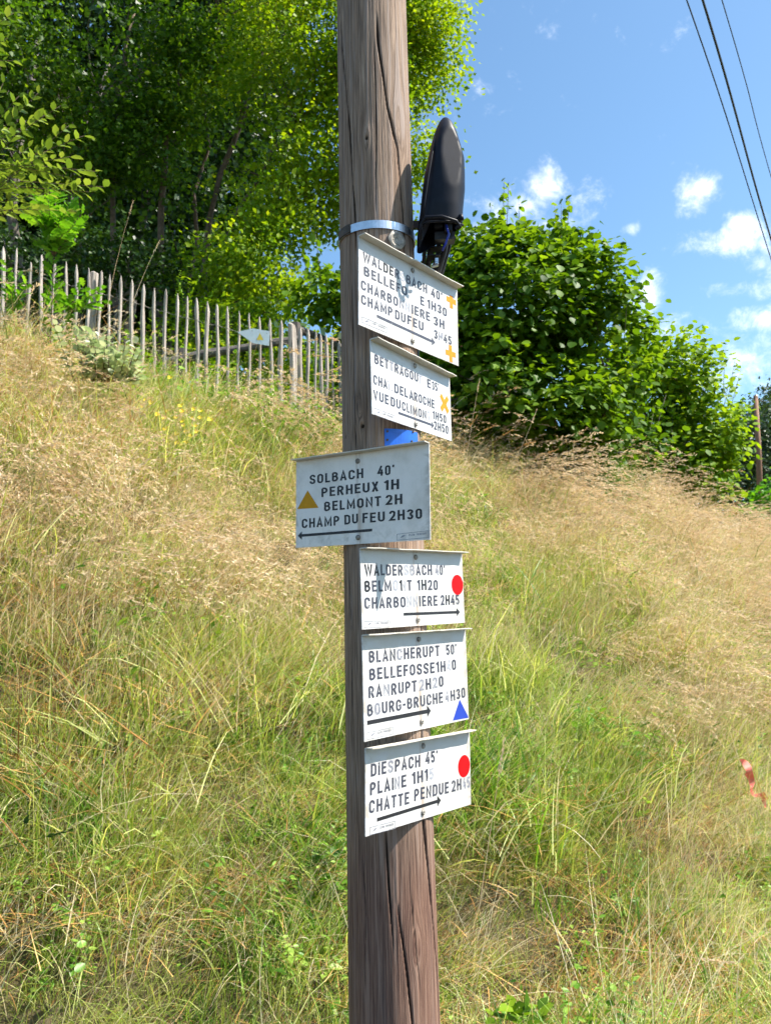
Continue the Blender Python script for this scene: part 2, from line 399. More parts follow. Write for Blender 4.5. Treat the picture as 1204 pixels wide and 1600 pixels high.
# ------------------------------------------------------------------ signs
fz = {'A': (500, 340, 4.446), 'B': (440, 640, 3.7625), 'C': (520, 960, 4.325)}
def white_paint(name, base, grime):
    mt, t, p = material(name)
    tcn = t.new('ShaderNodeTexCoord'); o = tcn.outputs['Object']
    n = t.noise(o, 9, 6, .65); n2 = t.noise(o, 160, 3, .6); n3 = t.noise(o, 30, 6, .7, .5)
    s = t.new('ShaderNodeSeparateXYZ'); t.l.new(o, s.inputs[0])
    c = t.mix(t.smooth(n, .45, .75, 0, grime), base, (.50, .46, .38))
    c = t.mix(t.smooth(n2, .66, .74, 0, .5*grime), c, (.25, .22, .18))
    c = t.mix(t.smooth(n3, .60, .72, 0, .6*grime), c, (.42, .40, .34))
    mp = t.new('ShaderNodeMapping'); mp.inputs['Scale'].default_value = (110, 7, 1); t.l.new(o, mp.inputs[0]); ns = t.noise(mp.outputs[0], 1, 4, .6)
    c = t.mix(t.smooth(ns, .58, .78, 0, .45*grime), c, (.36, .33, .27))
    ru = t.math('MULTIPLY', t.smooth(t.math('ABSOLUTE', s.outputs[0]), .014, .001), t.smooth(ns, .42, .62, 0, .55))
    c = t.mix(ru, c, (.33, .20, .11))
    low = t.smooth(s.outputs[1], -.05, -.11)
    c = t.mix(t.math('MULTIPLY', low, t.smooth(n3, .48, .66, 0, .8*grime)), c, (.30, .28, .22))
    edge = t.smooth(t.math('ABSOLUTE', s.outputs[0]), .165, .193)
    c = t.mix(t.math('MULTIPLY', edge, t.smooth(n3, .42, .62, 0, .6)), c, (.33, .27, .2))
    t.l.new(c, p.inputs['Base Color']); p.inputs['Roughness'].default_value = .42
    bpn = t.new('ShaderNodeBump'); bpn.inputs['Strength'].default_value = .15; bpn.inputs['Distance'].default_value = .001
    t.l.new(n3, bpn.inputs['Height']); t.l.new(bpn.outputs[0], p.inputs['Normal'])
    return mt
paintA = white_paint('white_sign_enamel', (.56, .55, .54), .55)
paintB = white_paint('shade_lifted_enamel', (.82, .765, .71), .5)  # dirty-warm white enamel, base lightened and warmed to offset this sign's cool shade
hood_mat = white_paint('dirty_hood_enamel', (.60, .56, .49), 1.0)
ink = []
for i, cc in enumerate([(.012, .012, .016), (.045, .048, .068), (.20, .205, .24), (.31, .32, .36)]):
    mt, t, p = material(['black_ink', 'grey_ink', 'faded_ink', 'ghost_ink'][i])
    tcn = t.new('ShaderNodeTexCoord'); n = t.noise(tcn.outputs['Object'], 70, 5, .75); 
    t.l.new(t.mix(t.smooth(n, [.72, .56, .48, .46][i], [.85, .76, .70, .66][i], 0, .75), cc, (.68, .68, .68)), p.inputs['Base Color']); p.inputs['Roughness'].default_value = .5
    ink.append(mt)
orange = simple('orange_paint', (.66, .24, .012), .6, var=.1, scale=60, spec=.2)
ochre = simple('ochre_paint', (.60, .28, .01), .6, var=.08, scale=60, spec=.2)
red = simple('red_paint', (.62, .003, .006), .6, var=.05, scale=60, spec=.15)
bluep, t, p = material('chipped_blue_paint')
tcn = t.new('ShaderNodeTexCoord'); n = t.noise(tcn.outputs['Object'], 110, 4, .8)
t.l.new(t.mix(t.smooth(n, .66, .74), (.012, .045, .36), (.5, .53, .6)), p.inputs['Base Color'])

# narrow stencil-like capitals drawn as strokes (cap height 1)
TK = .175
def _arc(cx, cy, rx, ry, a0, a1, n=6):
    return [(cx+rx*math.cos(R_(a0+(a1-a0)*i/n)), cy+ry*math.sin(R_(a0+(a1-a0)*i/n))) for i in range(n+1)]
def _glyph_strokes(ch):
    h = TK/2; w = .56; x0, x1, y0, y1 = h, w-h, h, 1-h; r = (x1-x0)/2; mx = (x0+x1)/2
    if ch in 'O0':
        if ch == '0': w = .50; x1 = w-h; r = (x1-x0)/2; mx = (x0+x1)/2
        return w, [(_arc(mx, y1-r, r, r, 0, 180)+_arc(mx, y0+r, r, r, 180, 360), True)]
    if ch == 'C': return w, [([(x1, .66)]+_arc(mx, y1-r, r, r, 0, 180)+_arc(mx, y0+r, r, r, 180, 360)+[(x1, .34)], False)]
    if ch == 'G': return w, [([(x1, .68)]+_arc(mx, y1-r, r, r, 0, 180)+_arc(mx, y0+r, r, r, 180, 360)+[(x1, .46), (mx, .46)], False)]
    if ch == 'D': return w, [([(x0, y0), (x0, y1), (mx-.03, y1)]+_arc(mx-.03, y1-r*.95, r+.03, r*.95, 90, 0)[1:]+_arc(mx-.03, y0+r*.95, r+.03, r*.95, 0, -90), True)]
    def bowl(ya, yb, xr):
        ry = (yb-ya)/2; rx = min(ry, xr-x0-.08); return [(x0, yb), (xr-rx, yb)]+_arc(xr-rx, yb-ry, rx, ry, 90, -90, 8)[1:]+[(x0, ya)]
    if ch == 'P': return .54, [([(x0, 0), (x0, y1)], False), (bowl(.45, y1, .54-h), False)]
    if ch == 'R': return .56, [([(x0, 0), (x0, y1)], False), (bowl(.47, y1, .54-h), False), ([(mx, .47), (.56-h*.9, 0)], False)]
    if ch == 'B': return .56, [([(x0, y0), (x0, y1)], False), (bowl(.53, y1, .53-h), False), (bowl(y0, .53, .56-h), False)]
    if ch == 'A': return .58, [([(h*.85, 0), (.29, 1-h*.3), (.58-h*.85, 0)], False), ([(.14, .30), (.44, .30)], False)]
    if ch == 'V': return .56, [([(h*.85, 1), (.28, h*.5), (.56-h*.85, 1)], False)]
    if ch == 'W': return .84, [([(h*.8, 1), (.24, h*.5), (.42, .92), (.60, h*.5), (.84-h*.8, 1)], False)]
    if ch == 'M': return .70, [([(h, 0), (h, .93), (.35, .22), (.70-h, .93), (.70-h, 0)], False)]
    if ch == 'N': return .58, [([(h, 0), (h, .92), (.58-h, .08), (.58-h, 1)], False)]
    if ch == 'H': return .56, [([(x0, 0), (x0, 1)], False), ([(x1, 0), (x1, 1)], False), ([(x0, .5), (x1, .5)], False)]
    if ch == 'E': return .48, [([(.48, y1), (x0, y1), (x0, y0), (.48, y0)], False), ([(x0, .52), (.44, .52)], False)]
    if ch == 'F': return .46, [([(.46, y1), (x0, y1), (x0, 0)], False), ([(x0, .52), (.42, .52)], False)]
    if ch == 'L': return .45, [([(x0, 1), (x0, y0), (.45, y0)], False)]
    if ch == 'I': return TK, [([(h, 0), (h, 1)], False)]
    if ch == 'T': return .52, [([(0, y1), (.52, y1)], False), ([(.26, y1), (.26, 0)], False)]
    if ch == 'U': return w, [([(x0, 1)]+_arc(mx, y0+r, r, r, 180, 360)+[(x1, 1)], False)]
    if ch == 'X': return .54, [([(h, 0), (.54-h, 1)], False), ([(h, 1), (.54-h, 0)], False)]
    if ch == 'S': return .54, [([(.54-h, .70)]+_arc(.27, .755, .27-h, .245-h, 10, 180, 7)+[(h+.01, .66), (.16, .55), (.38, .45), (.54-h-.01, .34)]+_arc(.27, .245, .27-h, .245-h, 0, -180, 7)+[(h, .31)], False)]
    if ch == '1': return .30, [([(.30-h, 0), (.30-h, 1)], False), ([(.30-h, .90), (0, .76)], False)]
    if ch == '2': return .50, [([(h, .70)]+_arc(.25, .75, .25-h, .25-h, 170, -10, 7)+[(.38, .50), (h+.01, y0), (.50, y0)], False)]
    if ch == '3': return .50, [([(h, .74)]+_arc(.25, .755, .25-h, .245-h, 165, -60, 7)+[(.24, .53)], False), ([(.24, .53)]+_arc(.25, .27, .25-h, .27-h, 70, -170, 8), False)]
    if ch == '4': return .52, [([(.52, .28), (h*.8, .28), (.36, 1)], False), ([(.38, 0), (.38, .62)], False)]
    if ch == '5': return .50, [([(.48, y1), (h+.02, y1), (h, .54), (.25, .60)]+_arc(.25, .30, .25-h, .30-h, 60, -165, 8), False)]
    if ch == '-': return .30, [([(0, .46), (.30, .46)], False)]
    if ch == '.': return TK, [([(h, 0), (h, .16)], False)]
    if ch == "'": return TK, [([(h+.02, 1), (h-.02, .76)], False)]
CAP = 1.0
glyphs = {}
def glyph(ch):
    if ch in glyphs: return glyphs[ch]
    wd, st = _glyph_strokes(ch); V = []; Fc = []
    for si, (pts, closed) in enumerate(st):
        P = []
        for p_ in pts:
            if not P or math.hypot(p_[0]-P[-1][0], p_[1]-P[-1][1]) > .012: P.append(p_)
        if closed and math.hypot(P[0][0]-P[-1][0], P[0][1]-P[-1][1]) < .012: P.pop()
        n = len(P); o = len(V)
        for i in range(n):
            a = P[i-1] if (i > 0 or closed) else None; b_ = P[(i+1) % n] if (i < n-1 or closed) else None; c_ = P[i]; ns = []
            for q0, q1 in ((a, c_), (c_, b_)):
                if q0 is None or q1 is None: continue
                d_ = np.array(q1)-np.array(q0); d_ /= np.linalg.norm(d_); ns.append(np.array([-d_[1], d_[0]]))
            m_ = sum(ns); m_ /= np.linalg.norm(m_); k_ = TK/2/max(.45, float(m_@ns[0]))
            V += [(c_[0]+m_[0]*k_, c_[1]+m_[1]*k_, si*.00008), (c_[0]-m_[0]*k_, c_[1]-m_[1]*k_, si*.00008)]
        for i in range(n if closed else n-1):
            j = (i+1) % n; Fc.append((o+2*i, o+2*i+1, o+2*j+1, o+2*j))
    glyphs[ch] = (np.array(V), Fc, wd); return glyphs[ch]

DZ = 0.0004
class Sign:
    def __init__(s, name_label, zoom, yaw, toff, zc, roll, W, H, mat, group='hiking signs on the pole'):
        ax, ay, r = pole_axis(zc)
        s.yaw = yaw; s.roll = roll; s.W = W; s.H = H; s.z = fz[zoom]
        s.n = np.array([math.sin(yaw), -math.cos(yaw), 0]); s.t = np.array([math.cos(yaw), math.sin(yaw), 0])
        s.u = s.t*math.cos(roll)+np.array([0, 0, 1])*math.sin(roll); s.v = -s.t*math.sin(roll)+np.array([0, 0, 1])*math.cos(roll)
        s.c = np.array([ax, ay, zc+EYE])+s.n*(r+.004)+s.t*toff
        s.o = thing('hiking_sign', name_label, 'hiking sign', tuple(s.c), group)
        M = Matrix((s.u, s.v, s.n)).transposed(); s.o.rotation_euler = M.to_euler()
        s.M = M
        th, hd = .0022, .020
        # face sheet: local x right, y up, z out of the face
        mb = MB(); w2, h2 = W/2, H/2
        nxx, nyy = 14, 8; V = []
        for k, zz_ in enumerate((0, -th)):
            for j in range(nyy+1):
                for i in range(nxx+1):
                    x_ = -w2+W*i/nxx; y_ = -h2+H*j/nyy
                    V.append((x_, y_, zz_))
        n_ = (nxx+1)*(nyy+1); Fc = []
        for j in range(nyy):
            for i in range(nxx):
                a = j*(nxx+1)+i; Fc.append((a, a+1, a+nxx+2, a+nxx+1)); a += n_; Fc.append((a, a+nxx+1, a+nxx+2, a+1))
        ring = [i for i in range(nxx+1)]+[(j+1)*(nxx+1)-1 for j in range(1, nyy+1)]+[nyy*(nxx+1)+i for i in range(nxx-1, -1, -1)]+[j*(nxx+1) for j in range(nyy-1, 0, -1)]
        for a, b_ in zip(ring, ring[1:]+ring[:1]): Fc.append((b_, a, a+n_, b_+n_))
        mb.add(V, Fc); mb.build('plate', mat, s.o)
        # the hood: the top of the sheet folded forward, a slightly wavy lip
        mb = MB(); V = []; K = 16
        for i in range(K+1):
            x_ = -w2+W*i/K; wv = .0012*(random.random()-.5); wv2 = .0008*(random.random()-.5)
            for (y_, z_) in ((h2+.0003, -.002), (h2+.0003, .0008), (h2+.0010, .003), (h2+.0016+wv, hd+wv2), (h2+.0038+wv, hd+wv2), (h2+.0034, .002), (h2+.0024, -.002)):
                V.append((x_, y_, z_))
        m_ = 7; Fc = [(i*m_+k, i*m_+(k+1) % m_, (i+1)*m_+(k+1) % m_, (i+1)*m_+k) for i in range(K) for k in range(m_)]
        Fc += [tuple(range(m_-1, -1, -1)), tuple(K*m_+k for k in range(m_))]
        mb.add(V, Fc); mb.build('hood', hood_mat, s.o)
    def loc(s, zx, zy):
        ox, oy, k = s.z; d = ray(ox+zx/k, oy+zy/k)
        tt = ((s.c-CAM)@s.n)/(d@s.n); P = CAM+d*tt-s.c
        return np.array([P@s.u, P@s.v])
    def text(s, word, x0, y0, x1, y1, cap, fade='1', name='lettering', dense=.17):
        a = s.loc(x0, y0); b_ = s.loc(x1, y1); L = np.linalg.norm(b_-a); e = (b_-a)/L; f = np.array([-e[1], e[0]])
        gap = dense*CAP
        fades = (fade*len(word))[:len(word)] if len(fade) == 1 else fade
        tot = sum(glyph(ch)[2] if ch != ' ' else .3 for ch in word)+gap*(len(word)-1)
        sx = L/tot; sy = cap/CAP; x = 0; mb = MB(); mi = []
        f = f*.93+np.array([0, 1])*.07
        for ch, fd in zip(word, fades):
            if ch == ' ': x += .3+gap; continue
            V, T, wd = glyph(ch); jit = random.uniform(-.015, .015)*cap
            if fd != '9':
                P = a[None]+(V[:, 0]+x)[:, None]*sx*e[None]+V[:, 1][:, None]*sy*f[None]+np.array([0, jit])
                mb.add([(q_[0], q_[1], DZ+zz_) for q_, zz_ in zip(P, V[:, 2])], T); mi += [int(fd)]*len(T)
            x += wd+gap
        o = mb.build(name, None, s.o)
        for mt in ink: o.data.materials.append(mt)
        o.data.polygons.foreach_set('material_index', np.array(mi, np.int32)); o['kind'] = 'stuff'
        return o
    def poly(s, pts, mat, name, z=DZ):
        mb = MB(); P = [(p_[0], p_[1], z) for p_ in pts]
        ar = sum(P[i][0]*P[(i+1) % len(P)][1]-P[(i+1) % len(P)][0]*P[i][1] for i in range(len(P)))
        if ar < 0: P = P[::-1]
        mb.add(P, [tuple(range(len(P)))]); return mb.build(name, mat, s.o)
    def arrow(s, x0, y0, x1, y1, wd, hl, hw, mat):
        a = s.loc(x0, y0); b_ = s.loc(x1, y1); e = (b_-a)/np.linalg.norm(b_-a); f = np.array([-e[1], e[0]])
        h = b_-e*hl
        s.poly([a+f*wd/2, a-f*wd/2, h-f*wd/2, h-f*hw/2, b_, h+f*hw/2, h+f*wd/2], mat, 'arrow')
    def bolt(s, zx, zy):
        c_ = s.loc(zx, zy); mb = MB(); V = []; N = 14
        for rr, hh in ((.0062, 0), (.0060, .0016), (.0048, .0034), (.0028, .0044), (.0016, .0044), (.0014, .0034), (0.0001, .0034)):
            for k in range(N):
                V.append((c_[0]+rr*math.cos(2*math.pi*k/N), c_[1]+rr*math.sin(2*math.pi*k/N), DZ+hh))
        mb.add(V, [(i*N+k, i*N+(k+1) % N, (i+1)*N+(k+1) % N, (i+1)*N+k) for i in range(6) for k in range(N)])
        mb.build('bolt', dullsteel, s.o, smooth=True)
    def box(s, pts, cap=.0042, fd='2'):
        P = [s.loc(*p_) for p_ in pts]; mb = MB()
        for i in range(4):
            a = P[i]; b_ = P[(i+1) % 4]; e = (b_-a)/np.linalg.norm(b_-a); f = np.array([-e[1], e[0]])*.0005
            q4 = [a+f, a-f, b_-f, b_+f]
            if (q4[1][0]-q4[0][0])*(q4[2][1]-q4[0][1])-(q4[1][1]-q4[0][1])*(q4[2][0]-q4[0][0]) < 0: q4 = q4[::-1]
            mb.add([(p_[0], p_[1], DZ) for p_ in q4], [(0, 1, 2, 3)])
        # tiny leaf emblem left of the small print
        c_ = P[3]*.80+P[2]*.20+(P[0]-P[3])*.5
        mb.add([(c_[0]-.008, c_[1]-.002, DZ), (c_[0], c_[1]-.001, DZ), (c_[0]+.008, c_[1]+.004, DZ), (c_[0]-.001, c_[1]+.003, DZ)], [(0, 1, 2, 3)])
        o = mb.build('maker_label', ink[2], s.o); o['kind'] = 'stuff'
        def on(fx, fy): return tuple(np.array(pts[3])*(1-fx)*(1-fy)+np.array(pts[2])*fx*(1-fy)+np.array(pts[0])*(1-fx)*fy+np.array(pts[1])*fx*fy)
        s.text('CLUB VOSGIEN', *on(.38, .50), *on(.93, .50), cap, fd, 'small_print', .2)

S1 = Sign('topmost sign under the steel band, with two orange upright crosses', 'A', R_(50.1), .0102, .7381, -.0212, .3831, .2062, paintA)
S2 = Sign('second sign from the top, with an orange diagonal cross and the line Vue du Climont', 'A', R_(58.4), -.0055, .5179, .0136, .3774, .1651, paintA)
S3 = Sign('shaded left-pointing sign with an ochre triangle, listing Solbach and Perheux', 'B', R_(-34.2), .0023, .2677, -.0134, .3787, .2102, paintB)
S4 = Sign('sign with red disc right below the left-pointing one, listing Waldersbach, Belmont and Charbonniere', 'B', R_(50.5), -.008, .0591, .0196, .3812, .1684, paintA)
S5 = Sign('sign with chipped blue triangle, listing Blancherupt, Bellefosse, Ranrupt and Bourg-Bruche', 'C', R_(50.9), -.008, -.1476, .012, .3869, .2149, paintA)
S6 = Sign('lowest sign on the pole, with a red disc and the line Chatte Pendue', 'C', R_(51.4), -.0097, -.3616, -.0212, .3905, .1712, paintA)
for args in [('WALDERSBACH', 297, 301, 742, 528, .0225, '11100131111'), ("40'", 770, 546, 848, 583, .0225, '1'),
             ('BELLEFO', 303, 400, 603, 547, .0225, '1111111'), ('E', 695, 603, 722, 616, .0225, '1'), ('1H30', 745, 625, 878, 690, .0225, '1'),
             ('CHARBON', 283, 497, 583, 640, .0225, '1111112'), ('N', 590, 643, 622, 658, .0225, '3'), ('IERE', 635, 665, 762, 722, .0225, '1'), ('3H', 787, 742, 862, 776, .0225, '1'),
             ('CHAMP', 285, 597, 502, 690, .0225, '1'), ('DU', 520, 700, 592, 733, .0225, '1'), ('FEU', 605, 738, 717, 790, .0225, '1'), ('3H45', 790, 836, 912, 888, .0225, '1211')]:
    S1.text(*args)
S1.arrow(393, 683, 798, 870, .0065, .014, .020, ink[1]); S1.bolt(640, 368); S1.bolt(640, 858)
S1.box([(290, 688), (462, 762), (462, 800), (290, 727)], fd='2')
def cross(S, zx, zy, size, wd, ang, mat, top=1.0):
    c_ = S.loc(zx, zy); P = []
    a, b_ = size/2, wd/2
    for x, y in [(-b_, a*top), (b_, a*top), (b_, b_), (a, b_), (a, -b_), (b_, -b_), (b_, -a), (-b_, -a), (-b_, -b_), (-a, -b_), (-a, b_), (-b_, b_)]:
        P.append((c_[0]+x*math.cos(ang)-y*math.sin(ang), c_[1]+x*math.sin(ang)+y*math.cos(ang)))
    S.poly(P, mat, 'trail_blaze')
cross(S1, 909, 577, .042, .014, .02, orange, .62); cross(S1, 905, 945, .044, .0135, .05, orange)
for args in [('BETTRAGOU', 377, 1012, 680, 1144, .0215, '111211111'), ('T', 682, 1146, 706, 1155, .0215, '3'), ('E', 743, 1176, 767, 1187, .0215, '1'), ("35'", 777, 1194, 825, 1212, .0215, '1'),
             ('CHA', 370, 1155, 466, 1192, .0215, '111'), ('T.', 470, 1196, 500, 1206, .0215, '32'), ('DE', 515, 1214, 578, 1240, .0215, '1'), ('LA', 586, 1244, 648, 1270, .0215, '1'), ('ROCHE', 652, 1271, 793, 1328, .0215, '1'),
             ('VUE', 370, 1262, 475, 1301, .0215, '1'), ('DU', 490, 1306, 558, 1333, .0215, '1'), ('CLIMON', 568, 1338, 736, 1404, .0215, '1'), ('T', 745, 1404, 765, 1410, .0215, '3'),
             ('1H50', 783, 1398, 875, 1430, .0205, '1'), ('2H50', 790, 1470, 890, 1506, .0215, '1')]:
    S2.text(*args)
S2.arrow(543, 1356, 790, 1446, .0055, .013, .018, ink[1]); S2.bolt(655, 1030); S2.bolt(660, 1435)
S2.box([(378, 1323), (515, 1375), (515, 1418), (378, 1368)]); cross(S2, 862, 1293, .054, .014, R_(45), orange)
for args in [('SOLBACH', 165, 440, 480, 402, .0225, '0000000'), ("40'", 563, 391, 661, 382, .0225, '0'), ('PERHEUX', 234, 515, 569, 479, .0225, '0'), ('1H', 603, 474, 690, 467, .0225, '0'),
             ('BELMONT', 250, 598, 584, 566, .0225, '0'), ('2H', 611, 562, 709, 554, .0225, '0'), ('CHAMP', 119, 698, 339, 680, .0225, '0'), ('DU', 369, 676, 449, 669, .0225, '0'),
             ('FEU', 475, 667, 606, 657, .0225, '0'), ('2H30', 632, 655, 825, 640, .0225, '0')]:
    S3.text(*args)
S3.arrow(532, 708, 95, 742, .0062, .013, .020, ink[0]); S3.bolt(447, 303); S3.bolt(449, 752)
S3.poly([S3.loc(92, 585), S3.loc(217, 577), S3.loc(153, 475)], ochre, 'trail_blaze'); S3.box([(677, 733), (862, 712), (862, 752), (677, 768)])
for args in [('WALDERSBACH', 487, 976, 883, 973, .0240, '00111132111'), ("40'", 903, 973, 959, 974, .0240, '211'), ('BELM', 487, 1073, 645, 1066, .0240, '0111'), ('O', 655, 1066, 685, 1065, .0240, '3'),
             ('1', 694, 1066, 708, 1065, .0240, '0'), ('N', 706, 1066, 728, 1065, .0240, '3'), ('T', 738, 1064, 764, 1063, .0240, '1'), ('1H20', 797, 1062, 917, 1061, .0240, '1011'),
             ('CHARBO', 486, 1171, 728, 1162, .0240, '1'), ('NN', 735, 1161, 800, 1158, .0240, '3'), ('IERE', 808, 1157, 915, 1152, .0240, '1'), ('2H45', 934, 1151, 1043, 1146, .0240, '1011')]:
    S4.text(*args)
S4.arrow(715, 1203, 1046, 1190, .0062, .014, .020, ink[0]); S4.bolt(785, 868); S4.bolt(798, 1235); S4.box([(485, 1245), (635, 1241), (635, 1276), (485, 1283)])
def disc(S, zx, zy, rad):
    c_ = S.loc(zx, zy); S.poly([(c_[0]+rad*math.cos(k*math.pi/20), c_[1]+rad*math.sin(k*math.pi/20)) for k in range(40)], red, 'trail_blaze')
disc(S4, 1031, 1030, .0245)
for args in [('BLANCHERUPT', 243, 328, 720, 280, .0245, '11112111111'), ("50'", 765, 276, 834, 267, .0245, '1'), ('BELLEFOSSE', 245, 446, 686, 394, .0245, '1'), ('1H', 698, 392, 760, 383, .0245, '1'), ('4', 772, 381, 796, 377, .0245, '3'), ('0', 804, 377, 831, 372, .0245, '1'),
             ('RANRUPT', 240, 567, 566, 519, .0245, '1121111'), ('2H20', 583, 516, 746, 487, .0245, '2121'), ('BOURG-BRUCHE', 232, 690, 742, 597, .0245, '121111111111'), ('4', 760, 592, 782, 588, .0245, '2'), ('H30', 795, 585, 893, 562, .0245, '1')]:
    S5.text(*args)
S5.arrow(231, 733, 660, 650, .0085, .014, .026, ink[0]); S5.bolt(577, 168); S5.bolt(597, 725)
S5.poly([S5.loc(808, 718), S5.loc(915, 697), S5.loc(855, 575)], bluep, 'trail_blaze'); S5.box([(232, 800), (405, 762), (405, 808), (232, 846)])
for args in [('DIESPACH', 255, 1097, 588, 1029, .0255, '11121111'), ("45'", 624, 1012, 706, 996, .0255, '1'), ('PLAI', 250, 1225, 410, 1184, .0255, '1'), ('N', 417, 1183, 450, 1174, .0255, '2'), ('E', 462, 1172, 495, 1163, .0255, '1'), ('1H1', 535, 1150, 641, 1121, .0255, '1'), ('5', 652, 1119, 680, 1112, .0255, '3'),
             ('CHATTE', 243, 1347, 514, 1279, .0255, '1'), ('PENDUE', 548, 1262, 781, 1206, .0255, '1'), ('2H', 800, 1200, 866, 1184, .0255, '1'), ('45', 874, 1182, 925, 1168, .0255, '2')]:
    S6.text(*args)
S6.arrow(297, 1388, 728, 1255, .0070, .014, .024, ink[0]); S6.bolt(607, 888); S6.bolt(605, 1338); disc(S6, 884, 1025, .0255)
S6.box([(248, 1440), (420, 1396), (420, 1446), (248, 1490)])

# ------------------------------------------------------------------ black cable closure beside the pole
blk = simple('black_plastic', (.007, .008, .014), .46, var=.3, scale=20, spec=.2)
blk2 = simple('black_rubber', (.014, .014, .016), .5, var=.4, scale=60)
cl0 = at(688, 352, 1.905)
clo = thing('cable_closure', 'black pointed plastic cable closure strapped beside the top of the pole', 'cable closure', tuple(cl0))
px_m = 2.0/F
secs = [(392, 651, 661, .3), (375, 651, 690, .6), (352, 653, 722, .85), (330, 656, 723, .95), (300, 659, 726, 1), (275, 662, 726, 1), (252, 667, 725, 1), (230, 672, 719, .92), (210, 678, 713, .74), (198, 683, 708, .55), (190, 688, 702, .36), (186, 692, 697, .15)]
sa = np.array(secs); pyq = np.concatenate([[392, 375], np.linspace(352, 200, 40), [196, 192, 189, 187, 186]])
o_ = np.argsort(sa[:, 0]); secs = [(q_, *(np.interp(q_, sa[o_, 0], sa[o_, k_]) for k_ in (1, 2, 3))) for q_ in pyq]
N = 56; V = []; zA = float(at(700, 292, 1.905)[2]-cl0[2]); xA = float(at(690, 270, 1.905)[0]-cl0[0])
P4 = np.array([xA+.014, -.0475, zA]); P2 = np.array([xA+.050, -.033, zA+.0625]); P1 = np.array([xA-.006, -.0485, zA+.0656]); pn = np.cross(P1-P4, P2-P4); pn = pn if pn[1] < 0 else -pn
for wall in (0, 1):
    for (py, xl, xr, dk) in secs:
        c0 = at((xl+xr)/2, py, 1.905); hw = (xr-xl)/2*px_m; hd_ = .050*dk
        for k in range(N):
            th = 2*math.pi*k/N; cx = math.cos(th); sy_ = math.sin(th)
            X_ = math.copysign(abs(cx)**.85, cx)*hw; Y_ = -math.copysign(abs(sy_)**.85, sy_)*hd_
            if wall: X_ *= .93; Y_ *= .92
            pt_ = np.array([c0[0]+X_-cl0[0], c0[1]+Y_-cl0[1], c0[2]-cl0[2]-(.003 if wall else 0)])
            e_ = float((pt_-P4)@pn)
            if e_ > 0 and not wall and Y_ < hd_*.3: pt_[1] -= e_/pn[1]
            if wall and e_ > -.0015*np.linalg.norm(pn): pt_[1] -= (e_+.0015*np.linalg.norm(pn))/pn[1]
            V.append(tuple(pt_))
ns = len(secs); Fc = []
for i in range(2, ns-1):
    for k in range(N):
        Fc.append((i*N+k, i*N+(k+1) % N, (i+1)*N+(k+1) % N, (i+1)*N+k))
        o = ns*N; Fc.append((o+i*N+k, o+(i+1)*N+k, o+(i+1)*N+(k+1) % N, o+i*N+(k+1) % N))
# rear-left skirt hanging lower
for i in range(0, 2):
    for k in range(N):
        Fc.append((i*N+k, i*N+(k+1) % N, (i+1)*N+(k+1) % N, (i+1)*N+k)) if (N*.30 < k < N*.85) else None
for k in range(N): Fc.append((2*N+k, ns*N+2*N+k, ns*N+2*N+(k+1) % N, 2*N+(k+1) % N))
Fc.append(tuple((ns-1)*N+k for k in range(N)))
me = mesh_np('hood_shell', V, faces=[f for f in Fc if f], mat=blk, smooth=True); me.set_sharp_from_angle(angle=R_(24)); link('hood_shell', me, clo)
def A3(px, py, Y=1.96): return Vector(at(px, py, Y))-Vector(cl0)
mb = MB(); mb.tube([A3(657, 375, 1.863), A3(657, 352, 1.853), A3(664, 339, 1.848), A3(690, 338, 1.845), A3(712, 345, 1.848), A3(719, 356, 1.863)], .004, 8); mb.build('rim_bracket', blk, clo, smooth=True)
mb = MB(); mb.box(A3(700, 356, 1.900), (.018, .02, .022)); mb.box(A3(684, 352, 1.905), (.02, .02, .018)); mb.box(A3(714, 339, 1.900), (.014, .02, .014)); mb.box(A3(672, 337, 1.905), (.022, .014, .010)); mb.box(A3(694, 372, 1.920), (.05, .03, .02)); mb.build('cable_clamp', blk2, clo)
mb = MB(); mb.tube([A3(719, 336, 1.870), A3(721, 344, 1.870)], .006, 10); mb.tube([A3(712, 357, 1.855), A3(717, 350, 1.860)], .004, 8); mb.build('locking_pin', blk, clo, smooth=True)
for i, (xa, ya, xb, yb, xc, rr) in enumerate([(676, 350, 672, 392, 667, .0075), (687, 352, 684, 400, 676, .0065), (700, 352, 694, 392, 684, .0070), (709, 354, 700, 390, 690, .0055), (666, 350, 664, 385, 660, .005)]):
    mb = MB(); yq = 1.957+.012*(i % 2)
    mb.tube([A3(xa, ya-25, yq), A3(xa, ya, yq), A3(xb, yb, yq+.01), A3(xc, 425, yq+.035), A3(xc-14, 470, 2.045), A3(650-2*i, 540, 2.055), A3(648-2*i, 800, 2.06), A3(652-2*i, 1300, 2.06), A3(658-2*i, 1900, 2.06)], rr, 10)
    mb.build('cable', blk2, clo, smooth=True)
mb = MB(); mb.tube([A3(697, 352, 1.875), A3(701, 366, 1.872), A3(696, 380, 1.880), A3(691, 392, 1.890)], .0028, 8)
mb.build('blue_wire', simple('blue_sheath', (.01, .03, .3), .4), clo, smooth=True)
mb = MB()
for (a_, b_) in (((672, 388), (694, 390)), ((667, 400), (688, 404)), ((676, 412), (684, 414))): mb.box((A3(*a_, 1.945)+A3(*b_, 1.945))/2, ((b_[0]-a_[0])*px_m, .03, .003))
mb.build('cable_tie', blk, clo)
mb = MB(); mb.box(A3(682, 408, 1.933), (.008, .006, .014)); mb.tube([A3(674, 417, 1.933), A3(684, 414, 1.933)], .004, 8); mb.build('ground_clip', steel, clo)
